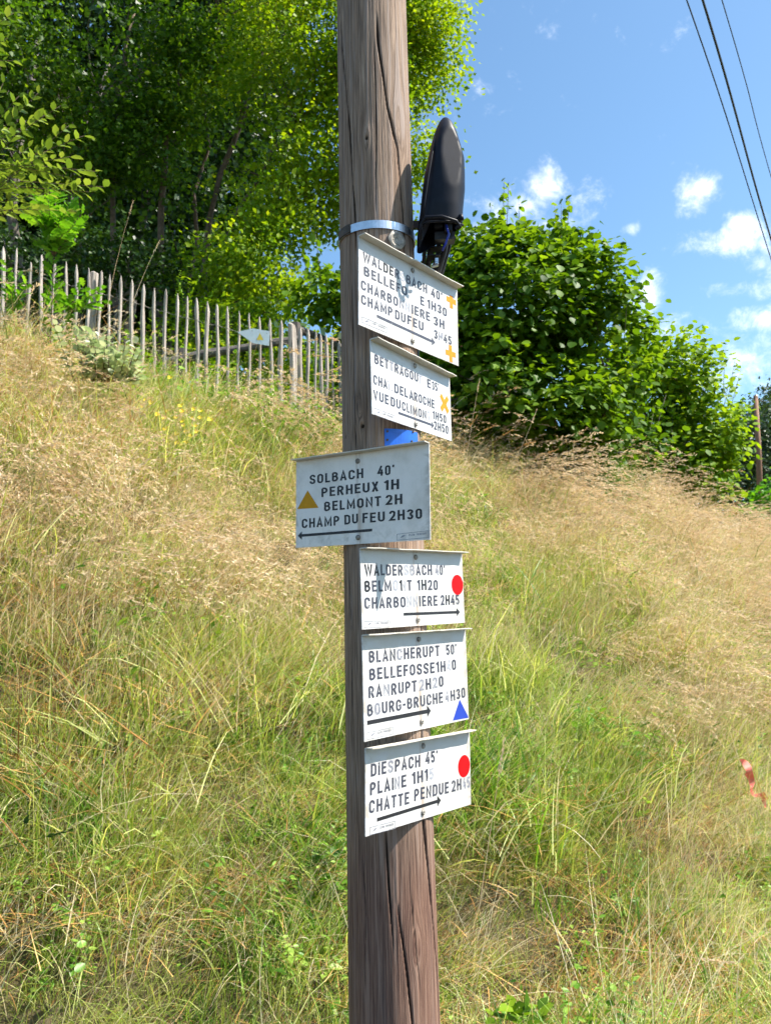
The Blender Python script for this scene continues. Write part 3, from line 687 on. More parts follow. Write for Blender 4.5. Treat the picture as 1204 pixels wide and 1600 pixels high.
mb = MB(); mb.tube([A3(682, 205, 1.878), A3(675, 240, 1.862), A3(669, 275, 1.856), A3(664, 310, 1.857), A3(659, 350, 1.862)], .0022, 6); mb.tube([A3(655, 352, 1.872), A3(668, 347, 1.856), A3(690, 345, 1.851), A3(710, 347, 1.857), A3(723, 352, 1.875)], .0030, 8); mb.build('seam', blk, clo, smooth=True)
mb = MB(); mb.box(A3(652, 352, 2.0), (.045, .012, .02)); mb.build('mounting_arm', blk, clo)

# ------------------------------------------------------------------ overhead wires
wm = simple('wire_sheath', (.02, .02, .023), .5)
for (pts, rad, lab) in [([(1040, -90, 9), (1072, 0, 9.6), (1138, 195, 11.5), (1204, 406, 15), (1300, 690, 26)], .009, 'leftmost of the three overhead cables, thin black'),
                   ([(1068, -90, 9), (1097, 0, 9.6), (1152, 190, 11.5), (1204, 375, 15), (1300, 670, 26)], .016, 'thickest overhead cable, middle of the three'),
                   ([(1102, -90, 9), (1127, 0, 9.6), (1170, 150, 11.5), (1204, 277, 14), (1310, 620, 26)], .007, 'rightmost and thinnest of the three overhead cables')]:
    P = [at(*p_) for p_ in pts]; P = np.array(P)
    tt = np.arange(len(P)); ti = np.linspace(0, len(P)-1, 33)
    cf = [np.polyfit(tt, P[:, k], 4) for k in range(3)]; Q = np.stack([np.polyval(c_, ti) for c_ in cf], 1)
    mb = MB(); mb.tube(Q, rad, 6); tag(mb.build('overhead_wire', wm, smooth=True), lab, 'overhead wire', 'overhead wires top right')

# ------------------------------------------------------------------ picket fence
pk, t, p = material('silvered_chestnut')
tcn = t.new('ShaderNodeTexCoord'); mp = t.new('ShaderNodeMapping'); mp.inputs['Scale'].default_value = (60, 60, 3); t.l.new(tcn.outputs['Object'], mp.inputs[0])
oi = t.new('ShaderNodeObjectInfo')
n = t.noise(mp.outputs[0], 1, 5, .65)
c = t.ramp(n, [(.3, (.14, .105, .08)), (.5, (.36, .31, .27)), (.75, (.58, .51, .44))])
c = t.mix(t.math('MULTIPLY', oi.outputs['Random'], .5), c, (.40, .34, .28))
t.l.new(c, p.inputs['Base Color']); p.inputs['Roughness'].default_value = .85
bp = t.new('ShaderNodeBump'); bp.inputs['Strength'].default_value = .6; bp.inputs['Distance'].default_value = .004
t.l.new(n, bp.inputs['Height']); t.l.new(bp.outputs[0], p.inputs['Normal'])
pts = [(-60, 20), (-22, 45), (15, 55), (62, 60), (105, 108), (148, 86), (190, 100), (230, 108), (268, 118), (310, 130), (352, 140), (385, 152), (420, 158), (462, 170), (500, 185), (540, 200), (577, 205), (617, 220),
       (652, 230), (688, 235), (722, 248), (758, 256), (795, 265), (832, 280), (868, 288), (905, 300), (942, 306), (977, 312), (1027, 330), (1045, 335), (1072, 343), (1098, 348), (1118, 358), (1137, 362), (1158, 372), (1183, 384), (1206, 392), (1228, 400), (1250, 409), (1272, 417), (1294, 426)]
def fence_depth(px): return 7.3+.5*px/457 if px < 457 else 7.8+(px-457)*.021
fo = at(250, 600, 7.55)
fence = thing('picket_fence', 'weathered split-stake picket fence along the top of the bank on the left', 'fence', (fo[0], fo[1], 0))
FO = Vector((fo[0], fo[1], 0)); tops = []
def stake(top, r, name, pt=.09, n=7):
    zb = float(ground(top.x, top.y))-.12; H = top.z-zb; mb = MB(); path = []; rad = []
    bx, by = random.uniform(-.034, .034), random.uniform(-.02, .02); K = 9
    ph = random.uniform(0, 6)
    for i in range(K+1):
        f = i/K; zq = zb+H*f*(1-pt/H) if i < K else zb+H-pt
        path.append(Vector((top.x+bx*math.sin(f*3.1)+.007*math.sin(f*9+ph)-(1-f)*bx*2, top.y+by*math.sin(f*3+ph*.2), zq))); rad.append(r*(1.0-.12*f)*random.uniform(.86, 1.12))
    path.append(path[-1]+Vector((0, 0, pt*.6))); rad.append(r*.55)
    path.append(path[-1]+Vector((random.uniform(-.004, .004), 0, pt*.4))); rad.append(r*.16)
    mb.tube([q_-FO for q_ in path], rad, n, rough=.13, sx=random.uniform(.8, 1.25))
    return mb.build(name, pk, fence)
for (x_, y_) in pts:
    px = x_/2.2296; py = 360+y_/2.2296; top = Vector(at(px, py, fence_depth(px))); tops.append(top)
    stake(top, random.uniform(.014, .023), 'picket', pt=random.uniform(.06, .11))
for (px, py, r) in ((147, 425, .046), (456, 505, .030), (560, 548, .045), (-20, 385, .045)):
    top = Vector(at(px, py, fence_depth(px)+.06)); stake(top, r, 'post', pt=.02, n=10)
for dz_ in (.22, .62):
    for sgn in (-1, 1):
        mb = MB(); path = []
        for i, tp in enumerate(tops):
            path.append(tp-FO+Vector((0, sgn*.022*(-1)**i, -dz_+random.uniform(-.006, .006))))
            if i < len(tops)-1: path.append((tp+tops[i+1])/2-FO+Vector((0, 0, -dz_-.004+random.uniform(-.004, .004))))
        mb.tube(path, .0018, 5); mb.build('binding_wire', dullsteel, fence)
# old log rail behind it
logm = simple('dark_log', (.10, .085, .075), .9, var=.5, scale=14, bump=.8)
lr = thing('log_rail', 'dark old log rail running behind the picket fence', 'log rail', tuple(at(400, 600, 8.9)))
LO = lr.location
for pth, rr in (([(262, 566, 8.9), (320, 553, 8.9), (380, 544, 8.95), (430, 535, 9.0), (470, 530, 9.1)], .048), ([(458, 512, 9.1), (490, 524, 9.6), (520, 538, 10.2), (560, 556, 11)], .05)):
    mb = MB(); mb.tube([Vector(at(*q_))-LO for q_ in pth], [rr*random.uniform(.85, 1.1) for _ in pth], 9, rough=.08); mb.build('rail', logm, lr)
for (px, py, d) in ((285, 545, 8.95), (462, 505, 9.12), (548, 530, 10.7)):
    top = Vector(at(px, py, d)); mb = MB(); mb.tube([Vector((top.x, top.y, float(ground(top.x, top.y))-.1))-LO, top-LO], .055, 9, rough=.06); mb.build('post', logm, lr)
# white arrow board on the fence
ao = at(398, 527, 7.66)
arw = thing('arrow_sign', 'small white arrow board with a yellow triangle hanging on the picket fence', 'arrow sign', tuple(ao))
AO = Vector(ao)
yq = fence_depth(398)-.055
front = [Vector(at(a_, b_, yq))-AO for a_, b_ in ((371, 518.8), (394.8, 513), (421.4, 517.5), (419.9, 540.2), (394.8, 536))]
mb = MB(); n = len(front); mb.add(front+[q_+Vector((0, .006, 0)) for q_ in front], [tuple(range(n-1, -1, -1)), tuple(range(n, 2*n))]+[(i, (i+1) % n, n+(i+1) % n, n+i) for i in range(n)])
mb.build('board', simple('pale_board_paint', (.62, .68, .72), .5, var=.05), arw)
mb = MB(); tri = [Vector(at(a_, b_, yq-.0015))-AO for a_, b_ in ((400.5, 531), (412, 531.5), (406, 520.5))]; mb.add(tri, [(0, 1, 2)]); mb.build('trail_blaze', simple('yellow_paint', (.75, .55, .04), .5, var=.1, scale=80), arw)
mb = MB()
for (a_, b_) in ((394, 517), (417, 521)): q_ = Vector(at(a_, b_, yq-.001))-AO; mb.tube([q_, q_+Vector((0, -.003, 0))], .004, 8)
mb.build('nail', dullsteel, arw)['kind'] = 'stuff'

# ------------------------------------------------------------------ house behind the trees
hx = at(487, 493, 34)
house = thing('house', 'house with a red tiled roof barely showing between the trees behind the fence', 'house', (hx[0]+4.9, hx[1]+4, 0))
wall_m = simple('render_wall', (.55, .48, .40), .9, var=.1, scale=3)
tile_m = simple('red_roof_tiles', (.36, .15, .10), .8, var=.3, scale=12)
gz = float(ground(hx[0], 34))
zt = hx[2]+.25
mb = MB(); mb.box((0, 0, (gz-1+zt-1.9)/2), (9, 7, zt-1.9-gz+1)); mb.add([(-4.5, -3.5, zt-1.9), (-4.5, 3.5, zt-1.9), (-4.5, 0, zt-.1), (4.5, -3.5, zt-1.9), (4.5, 3.5, zt-1.9), (4.5, 0, zt-.1)], [(0, 2, 1), (3, 4, 5)]); mb.build('wall', wall_m, house)
mb = MB()
for s_ in (-1, 1):
    mb.add([(-5, s_*4.1, zt-2.15), (5, s_*4.1, zt-2.15), (5, 0, zt), (-5, 0, zt), (-5, s_*4.1, zt-2.0), (5, s_*4.1, zt-2.0), (5, 0, zt+.15), (-5, 0, zt+.15)], [(0, 1, 2, 3), (4, 7, 6, 5), (0, 4, 5, 1), (0, 3, 7, 4), (1, 5, 6, 2)])
roof = mb.build('roof', tile_m, house)
mb = MB(); mb.box((2.5, .8, zt+.1), (.6, .6, 1.2)); mb.build('chimney', wall_m, roof)
for x_ in (-2.6, 2.6):
    mb = MB(); mb.box((x_, -3.52, zt-3.1), (1.1, .06, 1.2)); wo = mb.build('window', simple('window_frame', (.7, .7, .7), .5), house)
    mb = MB(); mb.box((x_, -3.56, zt-3.1), (.95, .02, 1.05)); mb.build('pane', simple('dark_glass', (.03, .04, .05), .08), wo)

# ------------------------------------------------------------------ leaves
def tmpl(kind):
    if kind == 'round':        # hazel / lime
        V = [(0, 0, 0), (.12, .30, .03), (.42, .46, .06), (.75, .34, .03), (1.03, 0, -.08), (.75, -.34, .03), (.42, -.46, .06), (.12, -.30, .03), (.45, 0, -.03)]
        T = [(0, 8, 1), (1, 8, 2), (2, 8, 3), (3, 8, 4), (4, 8, 5), (5, 8, 6), (6, 8, 7), (7, 8, 0)]
    elif kind == 'small':
        V = [(0, 0, 0), (.45, .30, .06), (1, 0, -.05), (.45, -.30, .06)]; T = [(0, 2, 1), (0, 3, 2)]
    elif kind == 'long':
        V = [(0, 0, 0), (.3, .19, .04), (.65, .17, .02), (1, 0, -.12), (.65, -.17, .02), (.3, -.19, .04), (.48, 0, -.02)]
        T = [(0, 6, 1), (1, 6, 2), (2, 6, 3), (3, 6, 4), (4, 6, 5), (5, 6, 0)]
    elif kind == 'oak':
        V = [(0, 0, 0), (.2, .12, .02), (.3, .28, .05), (.42, .14, .02), (.58, .36, .06), (.68, .18, .02), (.85, .26, .03), (1, 0, -.05),
             (.85, -.26, .03), (.68, -.18, .02), (.58, -.36, .06), (.42, -.14, .02), (.3, -.28, .05), (.2, -.12, .02), (.5, 0, -.02)]
        T = [(i, 14, i+1) for i in range(13)]+[(13, 14, 0)]
    return np.array(V, float), np.array(T)
def unit(v): return v/np.maximum(np.linalg.norm(v, axis=-1, keepdims=True), 1e-9)
def leaves_mesh(name, P, D, Nn, L, kind, mat, tone=None, wide=1.0):
    V0, T0 = tmpl(kind); n = len(P); D = unit(D); S = unit(np.cross(Nn, D)); N2 = np.cross(D, S)
    V = P[:, None]+L[:, None, None]*(V0[None, :, 0:1]*D[:, None]+V0[None, :, 1:2]*wide*S[:, None]+V0[None, :, 2:3]*N2[:, None])
    T = T0[None]+(np.arange(n)*len(V0))[:, None, None]
    me = mesh_np(name, V.reshape(-1, 3), tris=T.reshape(-1, 3), mat=mat)
    set_col(me, np.repeat(rng.random(n) if tone is None else tone, len(V0)))
    return me
def rand_unit(n):
    v = rng.normal(size=(n, 3)); return unit(v)
def lobes_px(lst, dscale=.8):
    """crown lobes given by where they show, how wide they are and how far away"""
    out = []
    for (px, py, rx, ry, d) in lst:
        c = at(px, py, d); out.append((c, np.array([rx*d/F, max(rx, ry)*d/F*dscale, ry*d/F])))
    return out
def crown_points(lobes, n, flat=.55, holes=.10, spread=.10, inner=.55, clusters=None, per=12, csize=.16, front=0.0):
    """leaf positions in twig clusters, mostly near the lobes' outsides, plus outward direction"""
    vol = np.array([l[1].prod()**.667 for l in lobes]); pick = rng.choice(len(lobes), size=n//per, p=vol/vol.sum())
    C = np.array([l[0] for l in lobes])[pick]; Rr = np.array([l[1] for l in lobes])[pick]
    u = rand_unit(len(pick)); rad = inner+(1.04-inner)*rng.random(len(pick))**.55
    rad *= 1+.22*(vnoise(u[:, 0]*3+pick*7, u[:, 2]*3+u[:, 1]*2, 31)-.5)
    K = C+u*Rr*rad[:, None]; out = unit(u/Rr)
    # thin the clusters with a coarse noise so the crown has holes and clumps
    keep = vnoise(K[:, 0]*2.3+K[:, 1]*1.1, K[:, 2]*2.3+K[:, 1]*.7, 17) > rng.random(len(K))*.40+holes
    K = K[keep]; out = out[keep]
    P = np.repeat(K, per, 0)+rng.normal(size=(len(K)*per, 3))*csize*np.array([1, 1, flat])
    O = np.repeat(out, per, 0); ct = np.repeat(rng.random(len(K)), per)
    return P, O, ct, K
def leaf_frames(O, droop=.35, up=1.0, rand=.55):
    n = len(O); D = unit(O*np.array([1, 1, .3])+rand_unit(n)*.9+np.array([0, 0, -droop])); Nn = unit(np.array([0, 0, up])+O*.45+rand_unit(n)*rand)
    return D, Nn

bark = simple('grey_bark', (.13, .11, .09), .9, var=.45, scale=18, bump=.8)
bark2 = simple('brown_bark', (.11, .075, .05), .9, var=.4, scale=22, bump=.8)  # plain dark brown bark for the hornbeam and the shrub stems
def limb(mb, a, b_, r0, r1, bend=.12, n=7, seg=8):
    a = Vector(a); b_ = Vector(b_); L = (b_-a).length; o = Vector(rand_unit(1)[0])*L*bend
    pts = []; rad = []
    for i in range(n+1):
        f = i/n; pts.append(a.lerp(b_, f)+o*math.sin(f*math.pi)*(1-.3*f)+Vector((0, 0, L*.10*math.sin(f*math.pi)))+Vector(rand_unit(1)[0])*L*.012*(0 < i < n)); rad.append(r0+(r1-r0)*f)
    mb.tube(pts, rad, seg, rough=.04); return pts
def tree(name, label, cat, base, stems, lobes, n, leaf, kind, mat, barkm, per=12, csize=.16, inner=.5, group=None, nparts=0, up=1.0, trunk_r=.09, nbr=60, droop=.35, wide=1.0, rand=.55, shoots=0, root_h=1.0, extra=None, flat=.55, holes=.10):
    bz = float(ground(base[0], base[1])); root = thing(name, label, cat, (base[0], base[1], bz), group); B = np.array([base[0], base[1], bz])
    P, O, ct, K = crown_points(lobes, n, flat=flat, holes=holes, per=per, csize=csize, inner=inner)
    if extra is not None: P = np.concatenate([P, extra[0]]); O = np.concatenate([O, extra[1]]); ct = np.concatenate([ct, rng.random(len(extra[0]))])
    twigs = []
    if shoots:                                             # upright leafy shoots standing out of the outline
        up_l = [l for l in lobes]
        for _ in range(shoots):
            l = up_l[rng.integers(len(up_l))]; u = rand_unit(1)[0]; u[2] = abs(u[2])*1.2+.25; u /= np.linalg.norm(u)
            s0 = l[0]+u*l[1]*.95; dirn = unit((u*.5+np.array([0, 0, 1.0]))[None])[0]; ln = rng.uniform(.18, .55)
            k = int(ln/.045); q_ = s0+dirn*np.linspace(0, ln, k)[:, None]+rng.normal(size=(k, 3))*.012; twigs.append((s0-dirn*.25, s0+dirn*ln))
            P = np.concatenate([P, q_]); O = np.concatenate([O, unit(rand_unit(k)*np.array([1, 1, .3])+.1)]); ct = np.concatenate([ct, rng.random(k)])
    D, Nn = leaf_frames(O, droop, up, rand); L = leaf*rng.uniform(.6, 1.25, len(P)); tone = np.clip(.55*ct+.45*rng.random(len(P)), 0, 1)
    Pl = P-B
    if nparts:                                             # the leaves that show largest are parts of their own
        qx, qy, qz = to_px(P)
        vis = (qx > -10) & (qx < 1214) & (qy > -10) & (qy < 1300) & ~((qx > 520) & (qx < 690)) & ~((qx > 555) & (qx < 720) & (qy > 360) & (qy < 700))
        score = np.where(vis, L/qz, 0)*(1+.3*(O@np.array([0, -1, 0])))
        idx = np.argsort(-score)[:nparts]; idx = idx[vis[idx]]; rest = np.setdiff1d(np.arange(len(P)), idx)
        vars_ = [leaves_mesh('leaf', np.zeros((1, 3)), np.array([[1., 0, 0]]), np.array([[0, 0, 1.]]), np.array([1.]), kind, mat, np.array([tv]), wide) for tv in (.15, .35, .5, .65, .85)]
        Du = unit(D); Su = unit(np.cross(Nn, Du)); Nu = np.cross(Du, Su)
        for i in idx:
            M = Matrix(((*(Du[i]*L[i]),), (*(Su[i]*L[i]),), (*(Nu[i]*L[i]),))).transposed().to_4x4(); M.translation = Vector(Pl[i])
            o = bpy.data.objects.new('leaf', vars_[min(4, int(tone[i]*5))]); col.objects.link(o); o.parent = root; o.matrix_basis = M
    else: rest = np.arange(len(P))
    me = leaves_mesh('crown', Pl[rest], D[rest], Nn[rest], L[rest], kind, mat, tone[rest], wide); link('crown', me, root)['kind'] = 'stuff'
    mb = MB(); tips = []
    for (dx, dy, top, r0) in stems:
        a = (dx, dy, -.15); tp = np.array(top)-B; pts = limb(mb, a, tp, r0, r0*.35, .06, 9, 9); tips.append(pts)
    mb.build('trunk', barkm, root, smooth=True)
    mb = MB(); Kl = K[rng.choice(len(K), min(nbr, len(K)), replace=False)]-B
    allp = [(q_, i/len(tp_)) for tp_ in tips for i, q_ in enumerate(tp_) if i >= 2]
    for k_ in Kl:
        kv = Vector(k_); best = min(allp, key=lambda s: (s[0]-kv).length+max(0, s[0].z-kv.z+.1)*1.5)
        rr = max(.004, trunk_r*.30*(1-best[1]*.6)); limb(mb, best[0], kv, rr, rr*.18, .10, 5, 5)
    for ta, tb in twigs: mb.tube([Vector(ta-B), Vector(tb-B)], [.006, .002], 4)
    mb.build('branches', barkm, root, smooth=True)['kind'] = 'stuff'
    return root

hazel = foliage_mat('hazel_leaf', (.025, .080, .007), (.11, .22, .012), (.26, .40, .022), trans=.45, patch=1.4, spec=.22, rough=.5, tcol=(1.6, 1.4, .4))
beech = foliage_mat('hornbeam_leaf', (.04, .125, .006), (.16, .28, .010), (.36, .44, .018), trans=.5, patch=.7, spec=.25, rough=.5, tcol=(1.42, 1.33, .4))
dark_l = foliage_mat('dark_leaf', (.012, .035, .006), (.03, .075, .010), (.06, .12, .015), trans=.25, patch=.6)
pale_l = foliage_mat('pale_leaf', (.08, .15, .02), (.16, .25, .035), (.25, .33, .06), trans=.42, patch=2, tcol=(1.4, 1.3, .6))
oak_l = foliage_mat('oak_leaf', (.06, .18, .01), (.12, .30, .015), (.20, .38, .03), trans=.45, patch=2)
far_l = foliage_mat('far_leaf', (.018, .042, .022), (.035, .07, .032), (.07, .12, .04), trans=.25, patch=.5)

maple_l = foliage_mat('maple_leaf', (.015, .045, .005), (.065, .15, .008), (.21, .32, .018), trans=.45, patch=.8, spec=.25, rough=.5)
# big sunlit tree over the fence: leafy right side, open dark underside on the left
L1 = lobes_px([(620, 60, 85, 130, 11.5), (560, 210, 100, 120, 11.3), (480, 90, 130, 130, 11), (430, 260, 110, 110, 11), (400, 400, 95, 70, 10.8), (470, 330, 85, 90, 11.5), (640, -80, 90, 90, 11.5), (340, 430, 90, 50, 11.2),
               (500, -120, 200, 120, 11.5), (560, 330, 70, 70, 12), (330, 80, 90, 80, 12.6), (420, 470, 60, 40, 10.6), (350, 320, 60, 60, 12.2), (660, 120, 45, 60, 11.4), (655, 230, 40, 60, 11.6), (640, 20, 60, 60, 11.2)])
b1 = at(232, 700, 12.2)
T1 = tree('hornbeam_tree', 'large bright green tree arching over the picket fence at the upper left', 'tree', (b1[0], b1[1]), [(-.25, 0, at(210, 20, 12), .06), (.0, .1, at(290, 60, 12.2), .07), (.25, .1, at(420, 60, 11.8), .07), (.35, 0, at(500, 150, 11.5), .05), (.1, 0, at(500, 260, 11.4), .04), (.3, .1, at(430, 330, 11.2), .035), (-.1, .1, at(340, 40, 12.6), .05)],
     L1, 118000, .074, 'small', beech, bark2, per=26, csize=.22, flat=.26, holes=.27, inner=.45, nbr=150, up=.8, rand=.8, wide=1.25, shoots=30)
# dense dark trees behind
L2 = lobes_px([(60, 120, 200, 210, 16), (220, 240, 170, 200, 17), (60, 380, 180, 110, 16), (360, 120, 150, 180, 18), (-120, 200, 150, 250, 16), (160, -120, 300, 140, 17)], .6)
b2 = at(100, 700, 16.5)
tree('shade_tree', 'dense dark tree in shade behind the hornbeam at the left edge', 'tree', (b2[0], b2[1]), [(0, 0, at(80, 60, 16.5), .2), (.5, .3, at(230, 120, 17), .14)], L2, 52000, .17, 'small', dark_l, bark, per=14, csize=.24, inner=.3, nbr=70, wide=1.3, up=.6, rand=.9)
L2b = lobes_px([(260, 120, 130, 120, 11.9), (180, 40, 160, 100, 11.6), (40, 60, 120, 130, 11.4), (110, 230, 120, 120, 11.9), (300, 270, 70, 90, 12.0), (200, 200, 110, 110, 11.8)], .5)
b2b = at(60, 700, 13.6)
tree('maple_tree', 'dark leafy tree with small sunlit sprays between the hornbeam stems and the left edge', 'tree', (b2b[0], b2b[1]), [(0, 0, at(60, 60, 13.5), .12), (.4, .1, at(170, 100, 13.5), .09)], L2b, 34000, .086, 'small', maple_l, bark, per=24, csize=.22, flat=.24, holes=.28, inner=.35, nbr=80, wide=1.3, up=.8, rand=.8)
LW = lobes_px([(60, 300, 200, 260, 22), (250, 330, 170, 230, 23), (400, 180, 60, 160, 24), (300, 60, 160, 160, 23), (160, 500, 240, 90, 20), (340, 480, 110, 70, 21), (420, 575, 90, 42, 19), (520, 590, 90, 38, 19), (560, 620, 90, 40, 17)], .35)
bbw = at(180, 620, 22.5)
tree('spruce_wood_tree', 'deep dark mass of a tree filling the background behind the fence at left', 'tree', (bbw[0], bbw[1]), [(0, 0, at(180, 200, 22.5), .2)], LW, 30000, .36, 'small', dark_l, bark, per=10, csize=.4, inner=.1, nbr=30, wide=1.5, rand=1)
LG = lobes_px([(320, 510, 60, 45, 10.6), (400, 560, 70, 45, 10.4), (470, 575, 60, 45, 10.6), (540, 600, 60, 45, 11), (300, 600, 80, 38, 9.5), (400, 628, 80, 38, 9.4), (500, 648, 80, 36, 9.8), (360, 590, 80, 40, 10.0), (250, 560, 70, 50, 10.2)], .6)
bbg = at(400, 640, 10.6)
tree('garden_shrub', 'sunlit light green shrubs growing close behind the middle of the fence', 'shrub', (bbg[0], bbg[1]), [(-.4, 0, at(330, 520, 10.6), .02), (.3, 0, at(440, 560, 10.5), .02), (.8, 0, at(520, 590, 10.8), .02)], LG, 13000, .06, 'small', beech, bark, per=9, csize=.12, nbr=40, wide=1.3)
# hazels on the right of the pole
L3 = lobes_px([(800, 470, 120, 110, 8.8), (895, 470, 88, 96, 8.9), (955, 545, 64, 100, 9.1), (760, 600, 110, 95, 8.6), (860, 640, 100, 80, 8.7), (705, 430, 60, 70, 9.4), (610, 490, 70, 75, 9.9), (515, 460, 50, 42, 9.8), (730, 520, 80, 110, 9.1), (780, 400, 60, 50, 9.0), (870, 400, 60, 38, 9.1), (930, 640, 60, 60, 9), (770, 690, 90, 45, 9.2), (880, 715, 80, 38, 9.3), (985, 700, 50, 50, 9.9), (700, 640, 60, 70, 9.4)], .85)
b3 = at(840, 740, 9.4)
HZ = tree('hazel_bush', 'big round-leaved hazel bush directly right of the pole', 'bush', (b3[0], b3[1]), [(-.5, 0, at(720, 470, 9.2), .05), (0, .1, at(820, 440, 9.1), .055), (.3, 0, at(900, 480, 9.1), .045), (.1, -.1, at(950, 560, 9.2), .04), (-.9, .3, at(610, 480, 9.8), .045), (-1.2, .3, at(520, 460, 9.8), .04)],
     L3, 27000, .086, 'round', hazel, bark, per=9, csize=.11, inner=.45, nbr=110, nparts=290, droop=.5, shoots=64, wide=1.08)
L4 = lobes_px([(1068, 590, 52, 72, 13), (1010, 640, 70, 100, 13.2), (1095, 680, 58, 84, 13), (1060, 730, 80, 80, 12.8), (1120, 620, 40, 40, 13.2), (985, 560, 40, 50, 13.6), (1085, 775, 40, 36, 12.6), (1010, 740, 70, 60, 13.2)], .85)
b4 = at(1060, 840, 13.2)
tree('maple_bush', 'second rounded green bush at the right, before the far utility pole', 'bush', (b4[0], b4[1]), [(0, 0, at(1060, 600, 13), .06), (.4, 0, at(1110, 660, 13), .05), (-.3, 0, at(1000, 620, 13.2), .05)],
     L4, 17000, .098, 'round', oak_l if False else hazel, bark, per=8, csize=.14, inner=.45, nbr=70, droop=.4, shoots=46, wide=1.0)
# far trees right
for (lb, lab, d, n_) in (([(1170, 720, 50, 80, 34), (1215, 690, 60, 80, 35), (1140, 760, 40, 50, 33)], 'hazy dark tree behind the far utility pole', 34, 16000), ([(1250, 640, 60, 60, 42), (1205, 640, 35, 45, 41), (1320, 700, 90, 120, 40)], 'darker tall tree cut by the right edge of the view', 41, 16000)):
    bb = at(lb[1][0], 800, d+1)
    tree('far_tree', lab, 'tree', (bb[0], bb[1]), [(0, 0, at(lb[0][0], lb[0][1]-20, d), .18)], lobes_px(lb), n_, .17, 'small', far_l, bark, per=10, csize=.35, inner=.2, nbr=60, wide=1.5, rand=1)
LB = lobes_px([(1196, 790, 26, 24, 16), (1222, 775, 30, 34, 16.5), (1170, 806, 16, 14, 15.6)])
bb = at(1205, 830, 16.3)
tree('low_shrub', 'small bright green shrub at the right edge below the far utility pole', 'bush', (bb[0], bb[1]), [(0, 0, at(1205, 790, 16.2), .02)], LB, 2600, .085, 'round', oak_l, bark, per=7, csize=.1, nbr=20)
# low dark hedge between fence and trees
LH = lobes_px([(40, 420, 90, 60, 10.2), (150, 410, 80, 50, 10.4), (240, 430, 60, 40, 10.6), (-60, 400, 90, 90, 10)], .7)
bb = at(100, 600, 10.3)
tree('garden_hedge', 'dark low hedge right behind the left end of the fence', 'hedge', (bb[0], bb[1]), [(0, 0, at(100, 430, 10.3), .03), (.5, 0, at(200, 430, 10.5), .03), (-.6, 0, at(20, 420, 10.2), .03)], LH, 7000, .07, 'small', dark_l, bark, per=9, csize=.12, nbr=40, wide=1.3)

# near shrub at the left edge: leafy shoots reaching in, pairs of long leaves
def shoot_plant(name, label, cat, base, shoots, leaf, kind, mat, step, nparts, side=.5, wide=1.0, both=2, group=None, stem=.006):
    bz = float(ground(base[0], base[1])); B = np.array([base[0], base[1], bz]); root = thing(name, label, cat, tuple(B), group)
    P = []; D = []; mbs = MB()
    for pts in shoots:
        Q = [Vector(at(*q_)) for q_ in pts]
        ln = sum((Q[i+1]-Q[i]).length for i in range(len(Q)-1)); n = max(3, int(ln/step)); path = []
        seglen = [0]
        for i in range(len(Q)-1): seglen.append(seglen[-1]+(Q[i+1]-Q[i]).length)
        for k in range(n+1):
            s_ = ln*k/n; i = max(j for j in range(len(Q)-1) if seglen[j] <= s_+1e-9); f = (s_-seglen[i])/(seglen[i+1]-seglen[i]); path.append(Q[i].lerp(Q[i+1], f))
        bv = Vector(B); mbs.tube([q_-bv for q_ in path], [stem*(1-.75*k/n) for k in range(n+1)], 6)
        for k in range(1, n+1):
            tdir = (path[k]-path[k-1]).normalized()
            for e in range(both if k < n else 1):
                sd = tdir.cross(Vector((0, 0, 1))).normalized()*(1 if (k+e) % 2 else -1)
                d = tdir*(.75 if k < n else 1)+sd*side*random.uniform(.5, 1.6)+Vector((0, 0, random.uniform(-.25, .45)))
                P.append(path[k]); D.append(d.normalized())
    P = np.array([tuple(q_) for q_ in P]); D = np.array([tuple(q_) for q_ in D]); n = len(P)
    Nn = unit(np.array([0, 0, 1.0])+rand_unit(n)*.7); L = leaf*rng.uniform(.65, 1.2, n); tone = rng.random(n)
    qx, qy, qz = to_px(P); vis = (qx > -15) & (qx < 1215) & (qy > -15) & (qy < 1600)
    idx = np.argsort(-np.where(vis, L/qz, 0))[:nparts]; idx = idx[vis[idx]]; rest = np.setdiff1d(np.arange(n), idx)
    vars_ = [leaves_mesh('leaf', np.zeros((1, 3)), np.array([[1., 0, 0]]), np.array([[0, 0, 1.]]), np.array([1.]), kind, mat, np.array([tv]), wide) for tv in (.15, .4, .6, .85)]
    Du = unit(D); Su = unit(np.cross(Nn, Du)); Nu = np.cross(Du, Su)
    for i in idx:
        M = Matrix((tuple(Du[i]*L[i]), tuple(Su[i]*L[i]), tuple(Nu[i]*L[i]))).transposed().to_4x4(); M.translation = Vector(P[i]-B)
        o = bpy.data.objects.new('leaf', vars_[min(3, int(tone[i]*4))]); col.objects.link(o); o.parent = root; o.matrix_basis = M
    if len(rest): link('foliage', leaves_mesh('foliage', P[rest]-B, D[rest], Nn[rest], L[rest], kind, mat, tone[rest], wide), root)['kind'] = 'stuff'
    mbs.build('stems', bark2, root, smooth=True)['kind'] = 'stuff'
    return root
sh = []
for (ex, ey) in [(162, 292), (150, 268), (132, 212), (140, 300), (108, 196), (95, 165), (60, 145), (70, 180), (30, 150), (110, 245), (120, 330), (85, 300), (60, 320), (20, 300), (45, 230), (100, 275), (20, 95), (12, 60), (22, 20), (15, 200), (30, 268), (75, 235), (5, 130), (10, 330)]:
    d = random.uniform(4.7, 5.4); sx, sy = -90+random.uniform(-20, 30), 330+random.uniform(-60, 60)
    if ey < 110: sx, sy = -80, 120
    mx, my = (sx+ex)/2+random.uniform(-10, 10), (sy+ey)/2-random.uniform(0, 25)
    sh.append([(-160, 560, 5.2), (sx, sy, 5.1), (mx, my, d), (ex, ey, d)])
